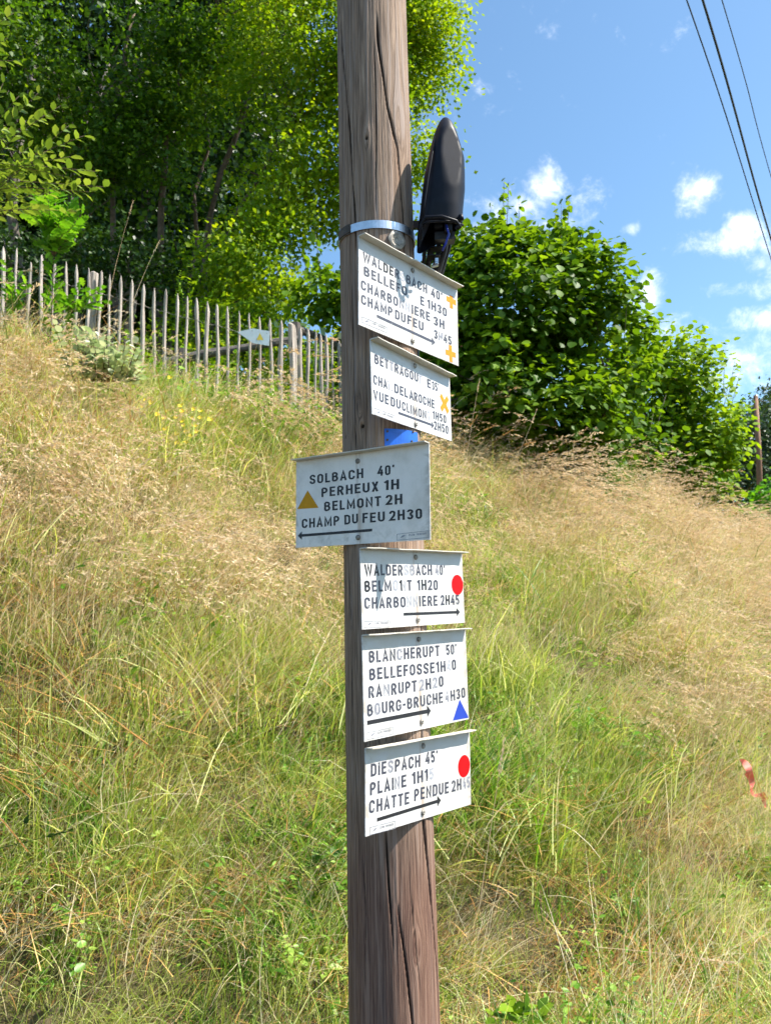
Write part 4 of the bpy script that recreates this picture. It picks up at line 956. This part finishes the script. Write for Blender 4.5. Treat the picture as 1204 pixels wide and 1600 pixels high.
bb = at(-160, 560, 5.2)
shoot_plant('willow_shrub', 'pale green shrub with long pointed leaves reaching in from the left edge', 'shrub', (bb[0], bb[1]), sh, .088, 'long', pale_l, .058, 300, wide=1.2, side=1.0)
sh = []
for (ex, ey) in [(62, 305), (88, 300), (112, 315), (128, 335), (122, 365), (105, 385), (80, 395), (70, 350), (95, 340), (100, 365), (118, 350), (85, 325), (66, 385), (50, 335), (105, 330), (90, 380), (75, 312)]:
    sh.append([(78, 560, 6.4), (82, 470, 6.3), (84, 400, 6.25), ((84+ex)/2, (385+ey)/2, 6.2), (ex, ey, 6.2+random.uniform(-.25, .15))])
bb = at(78, 560, 6.4)
shoot_plant('oak_sapling', 'vivid green young oak standing before the left end of the fence', 'sapling', (bb[0], bb[1]), [s[2:] for s in sh]+[sh[0][:4]], .10, 'oak', oak_l, .035, 190, side=.9)
sh = []
for (ex, ey) in [(85, 452), (105, 462), (130, 448), (160, 470), (145, 482), (120, 485), (100, 478), (75, 470), (28, 430), (10, 415), (20, 455), (40, 445), (5, 440), (160, 452)]:
    c_ = 110 if ex > 60 else 20
    sh.append([(c_, 560, 6.7), (c_, 490, 6.7), ((c_+ex)/2, (480+ey)/2, 6.65), (ex, ey, 6.6)])
bb = at(100, 560, 6.7)
shoot_plant('oak_seedling', 'low oak seedlings with green lobed leaves growing through the fence pickets', 'seedling', (bb[0], bb[1]), sh, .085, 'oak', oak_l, .05, 120, side=.9)
# pale leaved bramble on the bank under the fence
sh = []
for k in range(46):
    ex = random.gauss(165, 34); ey = 552+random.gauss(0, 18)+(ex-165)*.35
    ex += random.gauss(0, 14); sh.append([(165+(ex-165)*.6, 596, 5.9), (ex, ey, 5.75+random.uniform(-.15, .1))])
bb = at(165, 610, 5.9)
bram = foliage_mat('bramble_leaf', (.26, .36, .18), (.52, .58, .38), (.78, .80, .64), trans=.35, patch=3, tcol=(1.2, 1.2, .8))
shoot_plant('bramble', 'low bramble with pale green leaves on the bank under the fence', 'bramble', (bb[0], bb[1]), sh, .058, 'round', bram, .05, 0, side=1.0)
# weeds (nettles, tall herbs) near the trees and the pole foot
def herb(name, label, px, py, d, h, n, mat, leaf, kind='long', group=None, cat='weed', wide=1.3, sp=25, nparts=0):
    sh = []
    for k in range(n):
        x0 = px+random.gauss(0, sp); py_ = py+random.gauss(0, sp*.3); top = py_-h*F/d*random.uniform(.4, 1.2); sh.append([(x0, py+20, d), (x0+random.gauss(0, 5), (py+top)/2, d+random.uniform(-.1, .1)), (x0+random.gauss(6, 10), top, d+random.uniform(-.15, .15))])
    bb = at(px, py, d); return shoot_plant(name, label, cat, (bb[0], bb[1]), sh, leaf, kind, mat, leaf*.55, nparts, side=1.0, wide=wide, group=group, stem=.0016)
herb('nettle', 'tall nettles with upright stems between the fence and the tree trunks', 300, 500, 9.2, .50, 9, hazel, .06, sp=32)
herb('nettle', 'nettles between the white arrow board and the hornbeam foliage', 390, 560, 9.4, .4, 16, beech, .06, sp=40)
herb('dock_plant', 'low broad-leaved green plant at the bottom edge right of the pole', 808, 1590, 2.95, .05, 5, hazel, .07, sp=18, wide=1.6, nparts=40)
herb('bindweed', 'dark green leafy weeds in the grass right behind the pole, left of it', 512, 1165, 4.6, .12, 10, hazel, .05, sp=16, kind='round')
# broom tuft
brm = foliage_mat('broom_stem', (.05, .12, .015), (.11, .23, .03), (.22, .36, .05), trans=.3, patch=2)
bb = at(945, 770, 9.0); bz = float(ground(bb[0], bb[1])); B = np.array([bb[0], bb[1], bz]); 
bro = thing('broom_bush', 'feathery green broom tuft at the foot of the hazel bush', 'bush', tuple(B))
def ribbon_blades(P0, az, lean, L, wdt, S=5, curl=1.0, droop=0.0, tone=None, twist=None):
    """N ribbons: start P0, azimuth az, start lean from vertical, bending by curl along the length"""
    n = len(P0); seg = (L/S)[:, None]; pos = P0.copy(); VV = []; 
    if twist is None: twist = rng.uniform(0, math.pi, n)
    for i in range(S+1):
        f = i/S; ang = lean+curl*f**1.3
        dr_ = np.stack([np.sin(az)*np.sin(ang), np.cos(az)*np.sin(ang), np.cos(ang)], 1)
        sd = np.stack([np.cos(az+twist), -np.sin(az+twist), np.zeros(n)], 1)
        wv = (wdt*(1-f**1.6*.92))[:, None]
        VV.append(pos-sd*wv/2); VV.append(pos+sd*wv/2)
        if i < S: pos = pos+dr_*seg
    V = np.stack(VV, 1); k = 2*(S+1); base = (np.arange(n)*k)[:, None, None]
    q0 = np.array([[2*i, 2*i+1, 2*i+3, 2*i+2] for i in range(S)])[None]
    t_ = rng.random(n) if tone is None else tone
    return V.reshape(-1, 3), (base+q0).reshape(-1, 4), np.repeat(t_, k), pos, dr_
n = 2600; P0 = np.stack([rng.normal(0, .17, n), rng.normal(0, .12, n), rng.uniform(.1, .5, n)], 1)
V, Q, T, _, _ = ribbon_blades(P0, rng.uniform(0, 6.28, n), rng.uniform(.0, .6, n), rng.uniform(.15, .36, n), np.full(n, .0045), 4, rng.uniform(-.2, .3, n))
me = mesh_np('stems', V, quads=Q, mat=brm); set_col(me, T); link('stems', me, bro)['kind'] = 'stuff'

# far utility pole
fp = thing('far_utility_pole', 'thin brown wooden utility pole far off at the right edge', 'utility pole', tuple(at(1188, 800, 27)))
FPO = fp.location
mb = MB(); mb.tube([Vector(at(1189.5, 850, 27))-FPO, Vector(at(1184, 700, 27))-FPO, Vector(at(1179.5, 619, 27))-FPO], [.105, .088, .072], 12); mb.build('shaft', simple('brown_pole', (.24, .13, .08), .85, var=.3, scale=6), fp, smooth=True)
mb = MB(); mb.tube([Vector(at(1180, 620, 27))-FPO, Vector(at(1179.6, 616.5, 27))-FPO], [.085, .03], 12); mb.build('cap', dullsteel, fp)
mb = MB(); mb.tube([Vector(at(1181, 624, 27))-FPO, Vector(at(1192, 627, 28))-FPO, Vector(at(1240, 632, 33))-FPO], .012, 5); mb.build('service_wire', wm, fp)

# ------------------------------------------------------------------ grass
proto_cols = {}
def clump(colname, V, Q, T, mat, tris=None):
    if colname not in proto_cols: proto_cols[colname] = bpy.data.collections.new(colname)
    me = mesh_np(colname+'_tuft', V, quads=Q, tris=tris, mat=mat, smooth=False); set_col(me, T)
    o = bpy.data.objects.new('%s_tuft_%02d' % (colname, len(proto_cols[colname].objects)), me); proto_cols[colname].objects.link(o)
straw = foliage_mat('straw', (.34, .24, .11), (.74, .62, .38), (.92, .84, .62), trans=.35, patch=1.1, spec=.2, rough=.6, tcol=(1.1, 1.0, .8))
seed_m = foliage_mat('seed_head', (.42, .29, .17), (.68, .52, .33), (.86, .73, .52), trans=.35, patch=1.3, spec=.2, rough=.7, tcol=(1.1, 1.0, .8))
green = foliage_mat('green_grass', (.08, .16, .014), (.36, .45, .08), (.80, .80, .36), trans=.42, patch=1.0, spec=.25, rough=.5, tcol=(1.25, 1.2, .5))
lush = foliage_mat('lush_grass', (.035, .13, .012), (.15, .33, .03), (.40, .56, .11), trans=.42, patch=1.5, spec=.4, rough=.4, tcol=(1.25, 1.2, .5))
brown = foliage_mat('brown_litter', (.18, .07, .015), (.52, .27, .08), (.78, .50, .20), trans=.2, patch=1.5, spec=.2, rough=.7, tcol=(1.1, 1.0, .8))
def az_lean(n, sd=.6, mean=1.75): return rng.normal(mean, sd, n)
for k in range(7):   # fine matted green/yellow blades
    n = 110; P0 = np.stack([rng.normal(0, .15, n), rng.normal(0, .13, n), np.full(n, -.03)], 1)
    V, Q, T, _, _ = ribbon_blades(P0, az_lean(n, 1.3), rng.uniform(.0, 1.0, n), rng.uniform(.12, .42, n), rng.uniform(.0020, .0052, n), 4, rng.uniform(.4, 2.1, n)); clump('green', V, Q, T, green)
for k in range(6):   # broader lush blades
    n = 44; P0 = np.stack([rng.normal(0, .10, n), rng.normal(0, .08, n), np.full(n, -.03)], 1)
    V, Q, T, _, _ = ribbon_blades(P0, az_lean(n, 1.1), rng.uniform(.0, .5, n), rng.uniform(.16, .42, n), rng.uniform(.005, .0095, n), 6, rng.uniform(.7, 2.2, n)); clump('lush', V, Q, T, lush)
for k in range(7):   # straw stems without heads, matted
    n = 85; P0 = np.stack([rng.normal(0, .15, n), rng.normal(0, .13, n), np.full(n, -.03)], 1)
    V, Q, T, _, _ = ribbon_blades(P0, az_lean(n, 1.0), rng.uniform(.2, 1.15, n), rng.uniform(.18, .55, n), rng.uniform(.0016, .0040, n), 4, rng.uniform(.4, 1.4, n)); clump('straw', V, Q, T, straw)
for k in range(8):   # seed-head stems arching over to the right
    n = 20; P0 = np.stack([rng.normal(0, .14, n), rng.normal(0, .12, n), np.full(n, -.03)], 1)
    V, Q, T, tip, td = ribbon_blades(P0, az_lean(n, .45), rng.uniform(.15, .65, n), rng.uniform(.36, .66, n), rng.uniform(.0018, .0028, n), 6, rng.uniform(.6, 1.5, n))
    m_ = 20; f = np.sort(rng.random((n, m_, 1)), 1)*.15; base = tip[:, None]-td[:, None]*.03+td[:, None]*f+np.array([0, 0, -1.0])*f*f*2.4
    a = (base+rng.normal(size=(n, m_, 3))*.0022).reshape(-1, 3); dr_ = unit(np.repeat(td, m_, 0)+rng.normal(size=(n*m_, 3))*.30+np.array([0, 0, -.25])); sd = unit(np.cross(dr_, rand_unit(n*m_)))
    ln = rng.uniform(.014, .030, (n*m_, 1)); wv = .0028
    SV = np.stack([a, a+dr_*ln*.5+sd*wv, a+dr_*ln, a+dr_*ln*.5-sd*wv], 1).reshape(-1, 3); SQ = np.arange(n*m_*4).reshape(-1, 4)+len(V)
    clump('seedhead', np.concatenate([V, SV]), np.concatenate([Q, SQ]), np.concatenate([T, np.repeat(np.repeat(rng.random(n), m_)*.6+.4*rng.random(n*m_), 4)]), seed_m)
for k in range(4):   # airy fine panicles (yellow-green mist)
    n = 22; P0 = np.stack([rng.normal(0, .13, n), rng.normal(0, .12, n), np.full(n, -.03)], 1)
    V, Q, T, tip, td = ribbon_blades(P0, az_lean(n, .8), rng.uniform(.0, .5, n), rng.uniform(.30, .48, n), np.full(n, .0014), 4, rng.uniform(.2, .9, n))
    m_ = 26; f = rng.random((n, m_, 1))*.16; a = (tip[:, None]-td[:, None]*f+rng.normal(size=(n, m_, 3))*(.006+f*.16)).reshape(-1, 3)
    dr_ = rand_unit(n*m_); sd = unit(np.cross(dr_, rand_unit(n*m_))); ln = .006
    SV = np.stack([a, a+dr_*ln*.5+sd*.0013, a+dr_*ln, a+dr_*ln*.5-sd*.0013], 1).reshape(-1, 3); SQ = np.arange(n*m_*4).reshape(-1, 4)+len(V)
    clump('airy', np.concatenate([V, SV]), np.concatenate([Q, SQ]), np.concatenate([T, rng.uniform(.6, 1, n*m_*4)]), green)
for k in range(6):   # small leafy weeds
    n = 90; st = rng.normal(0, .07, (14, 2)); which = rng.integers(0, 14, n); h_ = rng.random(n)
    P0 = np.stack([st[which, 0]*(1+h_*.5)+rng.normal(0, .012, n), st[which, 1]*(1+h_*.5)+rng.normal(0, .012, n), .02+h_*rng.uniform(.10, .26, 14)[which]], 1)
    D_ = unit(np.stack([rng.normal(size=n), rng.normal(size=n), rng.uniform(-.3, .6, n)], 1)); N_ = unit(np.array([0, 0, 1.])+rand_unit(n)*.6); L_ = rng.uniform(.018, .045, n)*(1.2-.6*h_)
    V0, T0 = tmpl('round' if k % 2 else 'long'); S_v = unit(np.cross(N_, D_)); N2 = np.cross(D_, S_v); wd_ = .8 if k % 2 else 1.1
    LV = (P0[:, None]+L_[:, None, None]*(V0[None, :, 0:1]*D_[:, None]+V0[None, :, 1:2]*wd_*S_v[:, None]+V0[None, :, 2:3]*N2[:, None])).reshape(-1, 3)
    LT = (T0[None]+(np.arange(n)*len(V0))[:, None, None]).reshape(-1, 3)
    clump('weed', LV, None, np.repeat(rng.random(n), len(V0)), lush, tris=LT)
for k in range(4):   # brown litter
    n = 90; P0 = np.stack([rng.normal(0, .17, n), rng.normal(0, .15, n), rng.uniform(-.02, .08, n)], 1)
    V, Q, T, _, _ = ribbon_blades(P0, rng.uniform(0, 6.28, n), rng.uniform(.9, 1.5, n), rng.uniform(.08, .26, n), rng.uniform(.0014, .0036, n), 4, rng.uniform(-.2, 1.0, n)); clump('litter', V, Q, T, brown)

def scatter(name, label, colname, P, yaw, scl, tilt):
    n = len(P); me = bpy.data.meshes.new(name); me.vertices.add(n); me.vertices.foreach_set('co', P.astype(np.float32).ravel())
    a = me.attributes.new('rot', 'FLOAT_VECTOR', 'POINT'); a.data.foreach_set('vector', np.stack([tilt[:, 0], tilt[:, 1], yaw], 1).astype(np.float32).ravel())
    a = me.attributes.new('scl', 'FLOAT', 'POINT'); a.data.foreach_set('value', scl.astype(np.float32))
    a = me.attributes.new('idx', 'INT', 'POINT'); a.data.foreach_set('value', rng.integers(0, 100, n).astype(np.int32))
    o = link(name, me); tag(o, label, kind='stuff')
    ng = bpy.data.node_groups.new(name, 'GeometryNodeTree')
    ng.interface.new_socket('Geometry', in_out='INPUT', socket_type='NodeSocketGeometry'); ng.interface.new_socket('Geometry', in_out='OUTPUT', socket_type='NodeSocketGeometry')
    N_ = ng.nodes; gi = N_.new('NodeGroupInput'); go = N_.new('NodeGroupOutput'); ip = N_.new('GeometryNodeInstanceOnPoints'); ci = N_.new('GeometryNodeCollectionInfo')
    ci.inputs['Collection'].default_value = proto_cols[colname]; ci.inputs['Separate Children'].default_value = True; ci.inputs['Reset Children'].default_value = True
    def attr(nm, typ):
        x = N_.new('GeometryNodeInputNamedAttribute'); x.data_type = typ; x.inputs['Name'].default_value = nm
        return [s_ for s_ in x.outputs if s_.enabled][0]
    lk = ng.links.new
    lk(gi.outputs[0], ip.inputs['Points']); lk(ci.outputs[0], ip.inputs['Instance']); ip.inputs['Pick Instance'].default_value = True
    lk(attr('idx', 'INT'), ip.inputs['Instance Index']); lk(attr('rot', 'FLOAT_VECTOR'), ip.inputs['Rotation']); lk(attr('scl', 'FLOAT'), ip.inputs['Scale']); lk(ip.outputs[0], go.inputs[0])
    md = o.modifiers.new('scatter', 'NODES'); md.node_group = ng
    return o
def sample(dens_fn, n_try):
    """random points on the bank: uniform in picture-independent ground area, kept with probability dens_fn"""
    x = rng.uniform(-5.5, 9.5, n_try); y = rng.uniform(2.2, 17, n_try)
    k = (np.abs(x) < .62*y+.9); x = x[k]; y = y[k]
    a = np.arctan2(x, y); rc = np.interp(a, A_, RC); r0 = 3.15-.5*np.clip(-a/.47, -1, 1); yy = np.sqrt(y*y+.15*x*x)
    t = (yy-r0)/(rc-r0)
    k = t < 1.25; x, y, a, t = x[k], y[k], a[k], t[k]
    d = dens_fn(x, y, a, t); k = rng.random(len(x)) < d; x, y = x[k], y[k]
    return np.stack([x, y, ground(x, y)], 1)
def S_(v, a, b): q_ = np.clip((v-a)/(b-a), 0, 1); return q_*q_*(3-2*q_)
def blob(x, y, px, py, rad):
    """distance falloff from the ground spot seen at a given pixel"""
    d = ray(px, py); best = None
    for s in np.linspace(2.2, 20, 500):
        P = CAM+d*(s/d[1])
        if P[2] < float(ground(P[0], P[1]))+.15: best = P; break
    if best is None: best = P
    return np.exp(-((x-best[0])**2+(y-best[1])**2)/(2*rad*rad))
def common(x, y, a, t):
    dry = .50+.30*S_(t, .3, .9)+.32*S_(a, .05, .40)*S_(t, .0, .35)+1.25*(fbm(x*1.35, y*1.35, 41)-.5)
    dry = dry-.6*blob(x, y, 800, 960, .35)-.6*blob(x, y, 820, 1110, .3)-.5*blob(x, y, 510, 1160, .3)-.45*blob(x, y, 290, 670, .5)-.25*blob(x, y, 330, 1030, .5)-.3*blob(x, y, 900, 1250, .5)
    dry = dry+.4*blob(x, y, 200, 850, .6)+.35*blob(x, y, 60, 900, .5)-.30*S_(t, .35, .0)
    return np.clip(dry, .04, 1)
def far(y): return np.clip(5.0/np.maximum(y, 1), .4, 1.0)
def low(P):
    a = np.arctan2(P[:, 0], P[:, 1]); rc = np.interp(a, A_, RC); r0 = 3.15-.5*np.clip(-a/.47, -1, 1); yy = np.sqrt(P[:, 1]**2+.15*P[:, 0]**2)
    return (yy-r0)/(rc-r0)
def mk(name, label, colname, dens, n_try, s0, s1, yawsd=.7):
    P = sample(dens, n_try); n = len(P)
    # neighbouring tufts share a swirl and a height, so the sward breaks into clumps with shaded gaps
    sw = 1.5*(fbm(P[:, 0]*1.6, P[:, 1]*1.6, 71)-.5); hh = np.clip(.05+1.9*fbm(P[:, 0]*2.4+3, P[:, 1]*2.4, 73, 2), .3, 1.7)
    tl = rng.normal(0, .12, (n, 2)); tl[:, 1] += .7*(fbm(P[:, 0]*2.2+7, P[:, 1]*2.2+1, 75)-.5); tl[:, 0] += .7*(fbm(P[:, 0]*2.2+17, P[:, 1]*2.2+1, 76)-.4)
    scatter(name, label, colname, P, sw+rng.normal(0, yawsd, n), rng.uniform(s0, s1, n)*hh*(.78+.22*S_(low(P), .05, .6)), tl)
    return n
ct = {}
path = lambda x, y: np.clip(1.3*blob(x, y, 1010, 1535, .36), 0, 1)
ct['green'] = mk('meadow_grass', 'fine green and yellow grass covering the whole bank', 'green', lambda x, y, a, t: (.85-.55*common(x, y, a, t))*far(y)*(t < 1.15)*(1-.75*path(x, y)), 18000, .75, 1.35, .6)
ct['lush'] = mk('lush_grass', 'broad-bladed darker green grass in patches on the bank', 'lush', lambda x, y, a, t: np.clip(.60-.8*common(x, y, a, t)+.25*(vnoise(x*2.1, y*2.1, 51)-.5), .02, 1)*(1-.8*path(x, y)), 18000, .7, 1.3, 3.0)
ct['straw'] = mk('dry_grass', 'bleached straw-coloured stems matted over the bank', 'straw', lambda x, y, a, t: (.26+.55*common(x, y, a, t))*far(y)*(t < 1.12)*(1-.5*path(x, y)), 14500, .75, 1.3, .5)
ct['seed'] = mk('seeding_grass', 'tall grass with pinkish seed heads bent over to the right', 'seedhead', lambda x, y, a, t: np.clip(common(x, y, a, t)*.9-.22, 0, 1)*S_(t, .08, .4)*(1-.7*S_(t, .93, 1.0)*(a < .02)), 11500, .7, 1.2, .4)
ct['airy'] = mk('misty_grass', 'fine airy grass panicles among the green grass', 'airy', lambda x, y, a, t: np.clip(.30+.5*(vnoise(x*1.3+9, y*1.3, 61)-.5), 0, 1)*(1-path(x, y)), 6500, .7, 1.2, .8)
ct['litter'] = mk('grass_litter', 'brown dead grass lying at the base of the bank', 'litter', lambda x, y, a, t: np.clip(.35+.3*S_(t, .3, 0)+.5*path(x, y)+.4*blob(x, y, 20, 600, .5)+.35*blob(x, y, 30, 1050, .3)+.3*blob(x, y, 840, 1300, .3)+.4*blob(x, y, 480, 655, .4), 0, 1), 14000, .8, 1.5, 3)
ct['weed'] = mk('leafy_weeds', 'small leafy green weeds mixed into the grass and along the fence foot', 'weed', lambda x, y, a, t: np.clip(.75*(vnoise(x*1.7+31, y*1.7, 81)-.45)+.30*S_(t, .55, .1)+.7*S_(t, .96, 1.06)*(a < .02)+.5*blob(x, y, 300, 600, .5)-.2*S_(a, .1, .4)*S_(t, .3, .6), 0, 1)*(1-.7*path(x, y)), 15000, .7, 1.5, 3)
TP = np.array([tuple(tp) for tp in tops]); kk = rng.integers(0, len(TP), 620); x = TP[kk, 0]+rng.normal(0, .08, 620); y = TP[kk, 1]+rng.normal(-.12, .22, 620)
P = np.stack([x, y, ground(x, y)], 1); n = len(P)
scatter('fence_weeds', 'leafy weeds crowding the foot of the picket fence', 'weed', P, rng.uniform(0, 6.28, n), rng.uniform(1.1, 2.3, n), rng.normal(0, .12, (n, 2)))
P[:, 1] += rng.normal(.05, .2, n); P[:, 2] = ground(P[:, 0], P[:, 1])
scatter('fence_grass', 'green grass standing among the fence pickets', 'lush', P, rng.uniform(0, 6.28, n), rng.uniform(.9, 1.5, n), rng.normal(0, .12, (n, 2)))
# garden grass behind the fence and rough growth beyond the right-hand crest
x = rng.uniform(-8, 14, 6000); y = rng.uniform(6.2, 24, 6000); a = np.arctan2(x, y); yy = np.sqrt(y*y+.15*x*x); rc = np.interp(a, A_, RC)
k = (yy > rc*1.02) & (np.abs(x) < .6*y+1); x = x[k]; y = y[k]
P = np.stack([x, y, ground(x, y)], 1); n = len(P)
scatter('garden_grass', 'tall green grass growing behind the picket fence', 'lush', P, rng.uniform(0, 6.28, n), rng.uniform(1.0, 1.9, n), rng.normal(0, .1, (n, 2)))
print('tufts', ct, n)
# yellow flowers
yel = simple('yellow_petals', (.85, .58, .01), .5, var=.1); ys_ = []; 
fl = link('yellow_flowers', None); 
mb = MB(); 
c0 = None
for s in np.linspace(4, 12, 400):
    P_ = at(285, 668, s)
    if P_[2] < float(ground(P_[0], P_[1]))+.46: c0 = P_; break
pts_f = []
for (px, py) in [(285, 668), (300, 662), (278, 676), (292, 676), (308, 655), (262, 652), (270, 640), (283, 633), (297, 640), (305, 670), (288, 648), (268, 668), (312, 645), (296, 652), (255, 645), (274, 652), (280, 690), (290, 690), (270, 700), (262, 700), (240, 648), (238, 642), (320, 652), (300, 682), (286, 660), (297, 667), (250, 634), (267, 600), (243, 628)]:
    P_ = Vector(at(285+(px-285)*1.25+random.uniform(-6, 6), 662+(py-662)*1.1+random.uniform(-5, 5), c0[1]+random.uniform(-.15, .1)))-Vector(c0); pts_f.append(P_); rr = random.uniform(.015, .027)
    for e in range(5):
        a_ = e*1.2566+random.random(); d_ = Vector((math.cos(a_), -.5+math.sin(a_)*.5, math.sin(a_)*.8)).normalized(); s_ = d_.cross(Vector((0, -1, .4))).normalized()
        mb.add([P_, P_+d_*rr*.6+s_*rr*.4, P_+d_*rr, P_+d_*rr*.6-s_*rr*.4], [(0, 1, 2, 3)])
bpy.data.objects.remove(fl)
fl = mb.build('yellow_flowers', yel, None, loc=tuple(c0)); tag(fl, 'patch of small yellow flowers in the grass below the fence', kind='stuff')
mb = MB()
for P_ in pts_f: mb.tube([P_, P_*.7+Vector((0, .02, -.35))], .0012, 4)
mb.build('flower_stems', lush, fl)
# red marking tape in the grass at the right
rp = None
for s in np.linspace(3, 12, 500):
    P_ = at(1170, 1225, s)
    if P_[2] < float(ground(P_[0], P_[1]))+.30: rp = P_; break
tape = thing('marking_tape', 'strip of faded red marking tape caught in the grass at the right edge', 'tape', tuple(rp)); RP = Vector(rp)
tm = simple('red_tape', (.90, .20, .14), .7, var=.2, scale=50)
mb = MB(); V = []
for i, (px, py, wd) in enumerate([(1158, 1186, 6), (1163, 1192, 10), (1167, 1198, 11), (1170, 1205, 9), (1170, 1212, 11), (1173, 1220, 8), (1174, 1228, 4), (1173, 1236, 5), (1176, 1242, 6), (1181, 1243, 4), (1189, 1241, 8), (1193, 1246, 8), (1193, 1253, 4), (1195, 1262, 3)]):
    c_ = Vector(at(px, py, rp[1]+.02*math.sin(i*1.7)))-RP; wv = wd*1.15*rp[1]/F/2; a_ = .3*math.sin(i*1.1)+(1.2 if 8 < i < 11 else 0)
    V += [c_+Vector((math.cos(a_)*wv, .010*math.sin(i), math.sin(a_)*wv)), c_-Vector((math.cos(a_)*wv, .010*math.sin(i), math.sin(a_)*wv))]
mb.add(V, [(2*i, 2*i+1, 2*i+3, 2*i+2) for i in range(13)]); mb.build('strip', tm, tape, smooth=True)
# tall single stalks standing out: before the hazel, before the dark trees, at the lower left
def stalks(name, label, cat, specs, mat, w=.0022, head=True, group=None):
    o_ = None
    for pts in specs:
        Q = [Vector(at(*q_)) for q_ in pts]; mb = MB(); o = Q[0]; n = 10; P = []
        for k in range(n+1):
            f = k/n; P.append((Q[0]*(1-f)**2+Q[1]*2*f*(1-f)+Q[2]*f*f)-o)
        mb.tube(P, [w*(1-.6*k/n) for k in range(n+1)], 5)
        yield o, mb, P
def seed_stalk(label, pts, mat=None, w=.0020, hl=.12, fat=.007, name='grass_stalk'):
    for o, mb, P in stalks('', '', '', [pts], None, w):
        for k in range(60):
            f = random.random(); b_ = P[-1].lerp(P[-3], f*hl/max((P[-1]-P[-3]).length, 1e-3)) if f*hl < (P[-1]-P[-3]).length else P[-3]
            d_ = (P[-1]-P[-3]).normalized()+Vector(rand_unit(1)[0])*.4; d_.normalize(); s_ = d_.cross(Vector(rand_unit(1)[0])).normalized(); b2_ = b_+Vector(rand_unit(1)[0])*fat*.6*(.4+f); L_ = random.uniform(.010, .018)
            mb.add([b2_, b2_+d_*L_*.5+s_*.0022, b2_+d_*L_, b2_+d_*L_*.5-s_*.0022], [(0, 1, 2, 3)])
        ob = mb.build(name, mat or seed_m, None, loc=tuple(o)); a = ob.data.attributes.new('tone', 'FLOAT', 'POINT'); a.data.foreach_set('value', np.full(len(ob.data.vertices), .7, np.float32))
        return tag(ob, label, 'grass stalk', 'tall single grass stalks')
seed_stalk('tall pale stalk rising before the dark tree trunks at upper left', [(168, 480, 6.6), (182, 400, 6.6), (208, 315, 6.6)])
seed_stalk('tall pale stalk leaning right before the tree trunks, beside the first one', [(205, 480, 6.5), (225, 425, 6.5), (250, 375, 6.5)])
seed_stalk('straight pale stalk against the dark hazel foliage, right of the second sign', [(728, 720, 6.6), (738, 650, 6.6), (749, 592, 6.6)], fat=.004)
seed_stalk('slanting pale stalk against the hazel foliage', [(800, 725, 6.8), (820, 690, 6.8), (838, 640, 6.8)])
seed_stalk('long curved pale stalk reaching right over the bank crest before the second bush', [(1010, 800, 8), (1035, 780, 8), (1082, 768, 8)])
seed_stalk('steep pale stalk on the crest before the second bush', [(1030, 800, 8), (1040, 780, 8), (1048, 748, 8)])
seed_stalk('tall bleached stalk standing just right of the lowest sign', [(748, 1420, 2.9), (765, 1300, 2.9), (787, 1158, 2.9)], fat=.004, w=.0016)
seed_stalk('long stalk leaning right across the bottom right grass', [(930, 1480, 3.0), (1010, 1485, 3.0), (1145, 1505, 3.0)], fat=.003, w=.0014)
seed_stalk('dark drooping flower stalk at the left edge near the bottom', [(-20, 1330, 2.4), (15, 1322, 2.4), (110, 1298, 2.4)], mat=dark_l, fat=.003, w=.0016)
seed_stalk('dark upright spikelet at the lower left edge', [(18, 1335, 2.4), (34, 1310, 2.4), (44, 1272, 2.4)], mat=dark_l, fat=.006, w=.0016)
for i, (a_, b_, c_, lab) in enumerate([((690, 735), (715, 690), (745, 650), 'bent brown seed stalk nearest the second sign on its right'), ((700, 730), (730, 680), (772, 665), 'arching brown seed stalk between the second sign and the hazel'),
        ((735, 740), (760, 690), (800, 672), 'brown seed stalk bowed over before the dark hazel base'), ((770, 745), (790, 700), (835, 690), 'brown seed stalk before the left foot of the hazel bush'), ((800, 750), (830, 712), (872, 702), 'low brown seed stalk below the hazel bush middle')]):
    seed_stalk(lab, [(*a_, 6.4), (*b_, 6.4), (*c_, 6.4)], mat=brown, fat=.008)
bpy.context.view_layer.update()
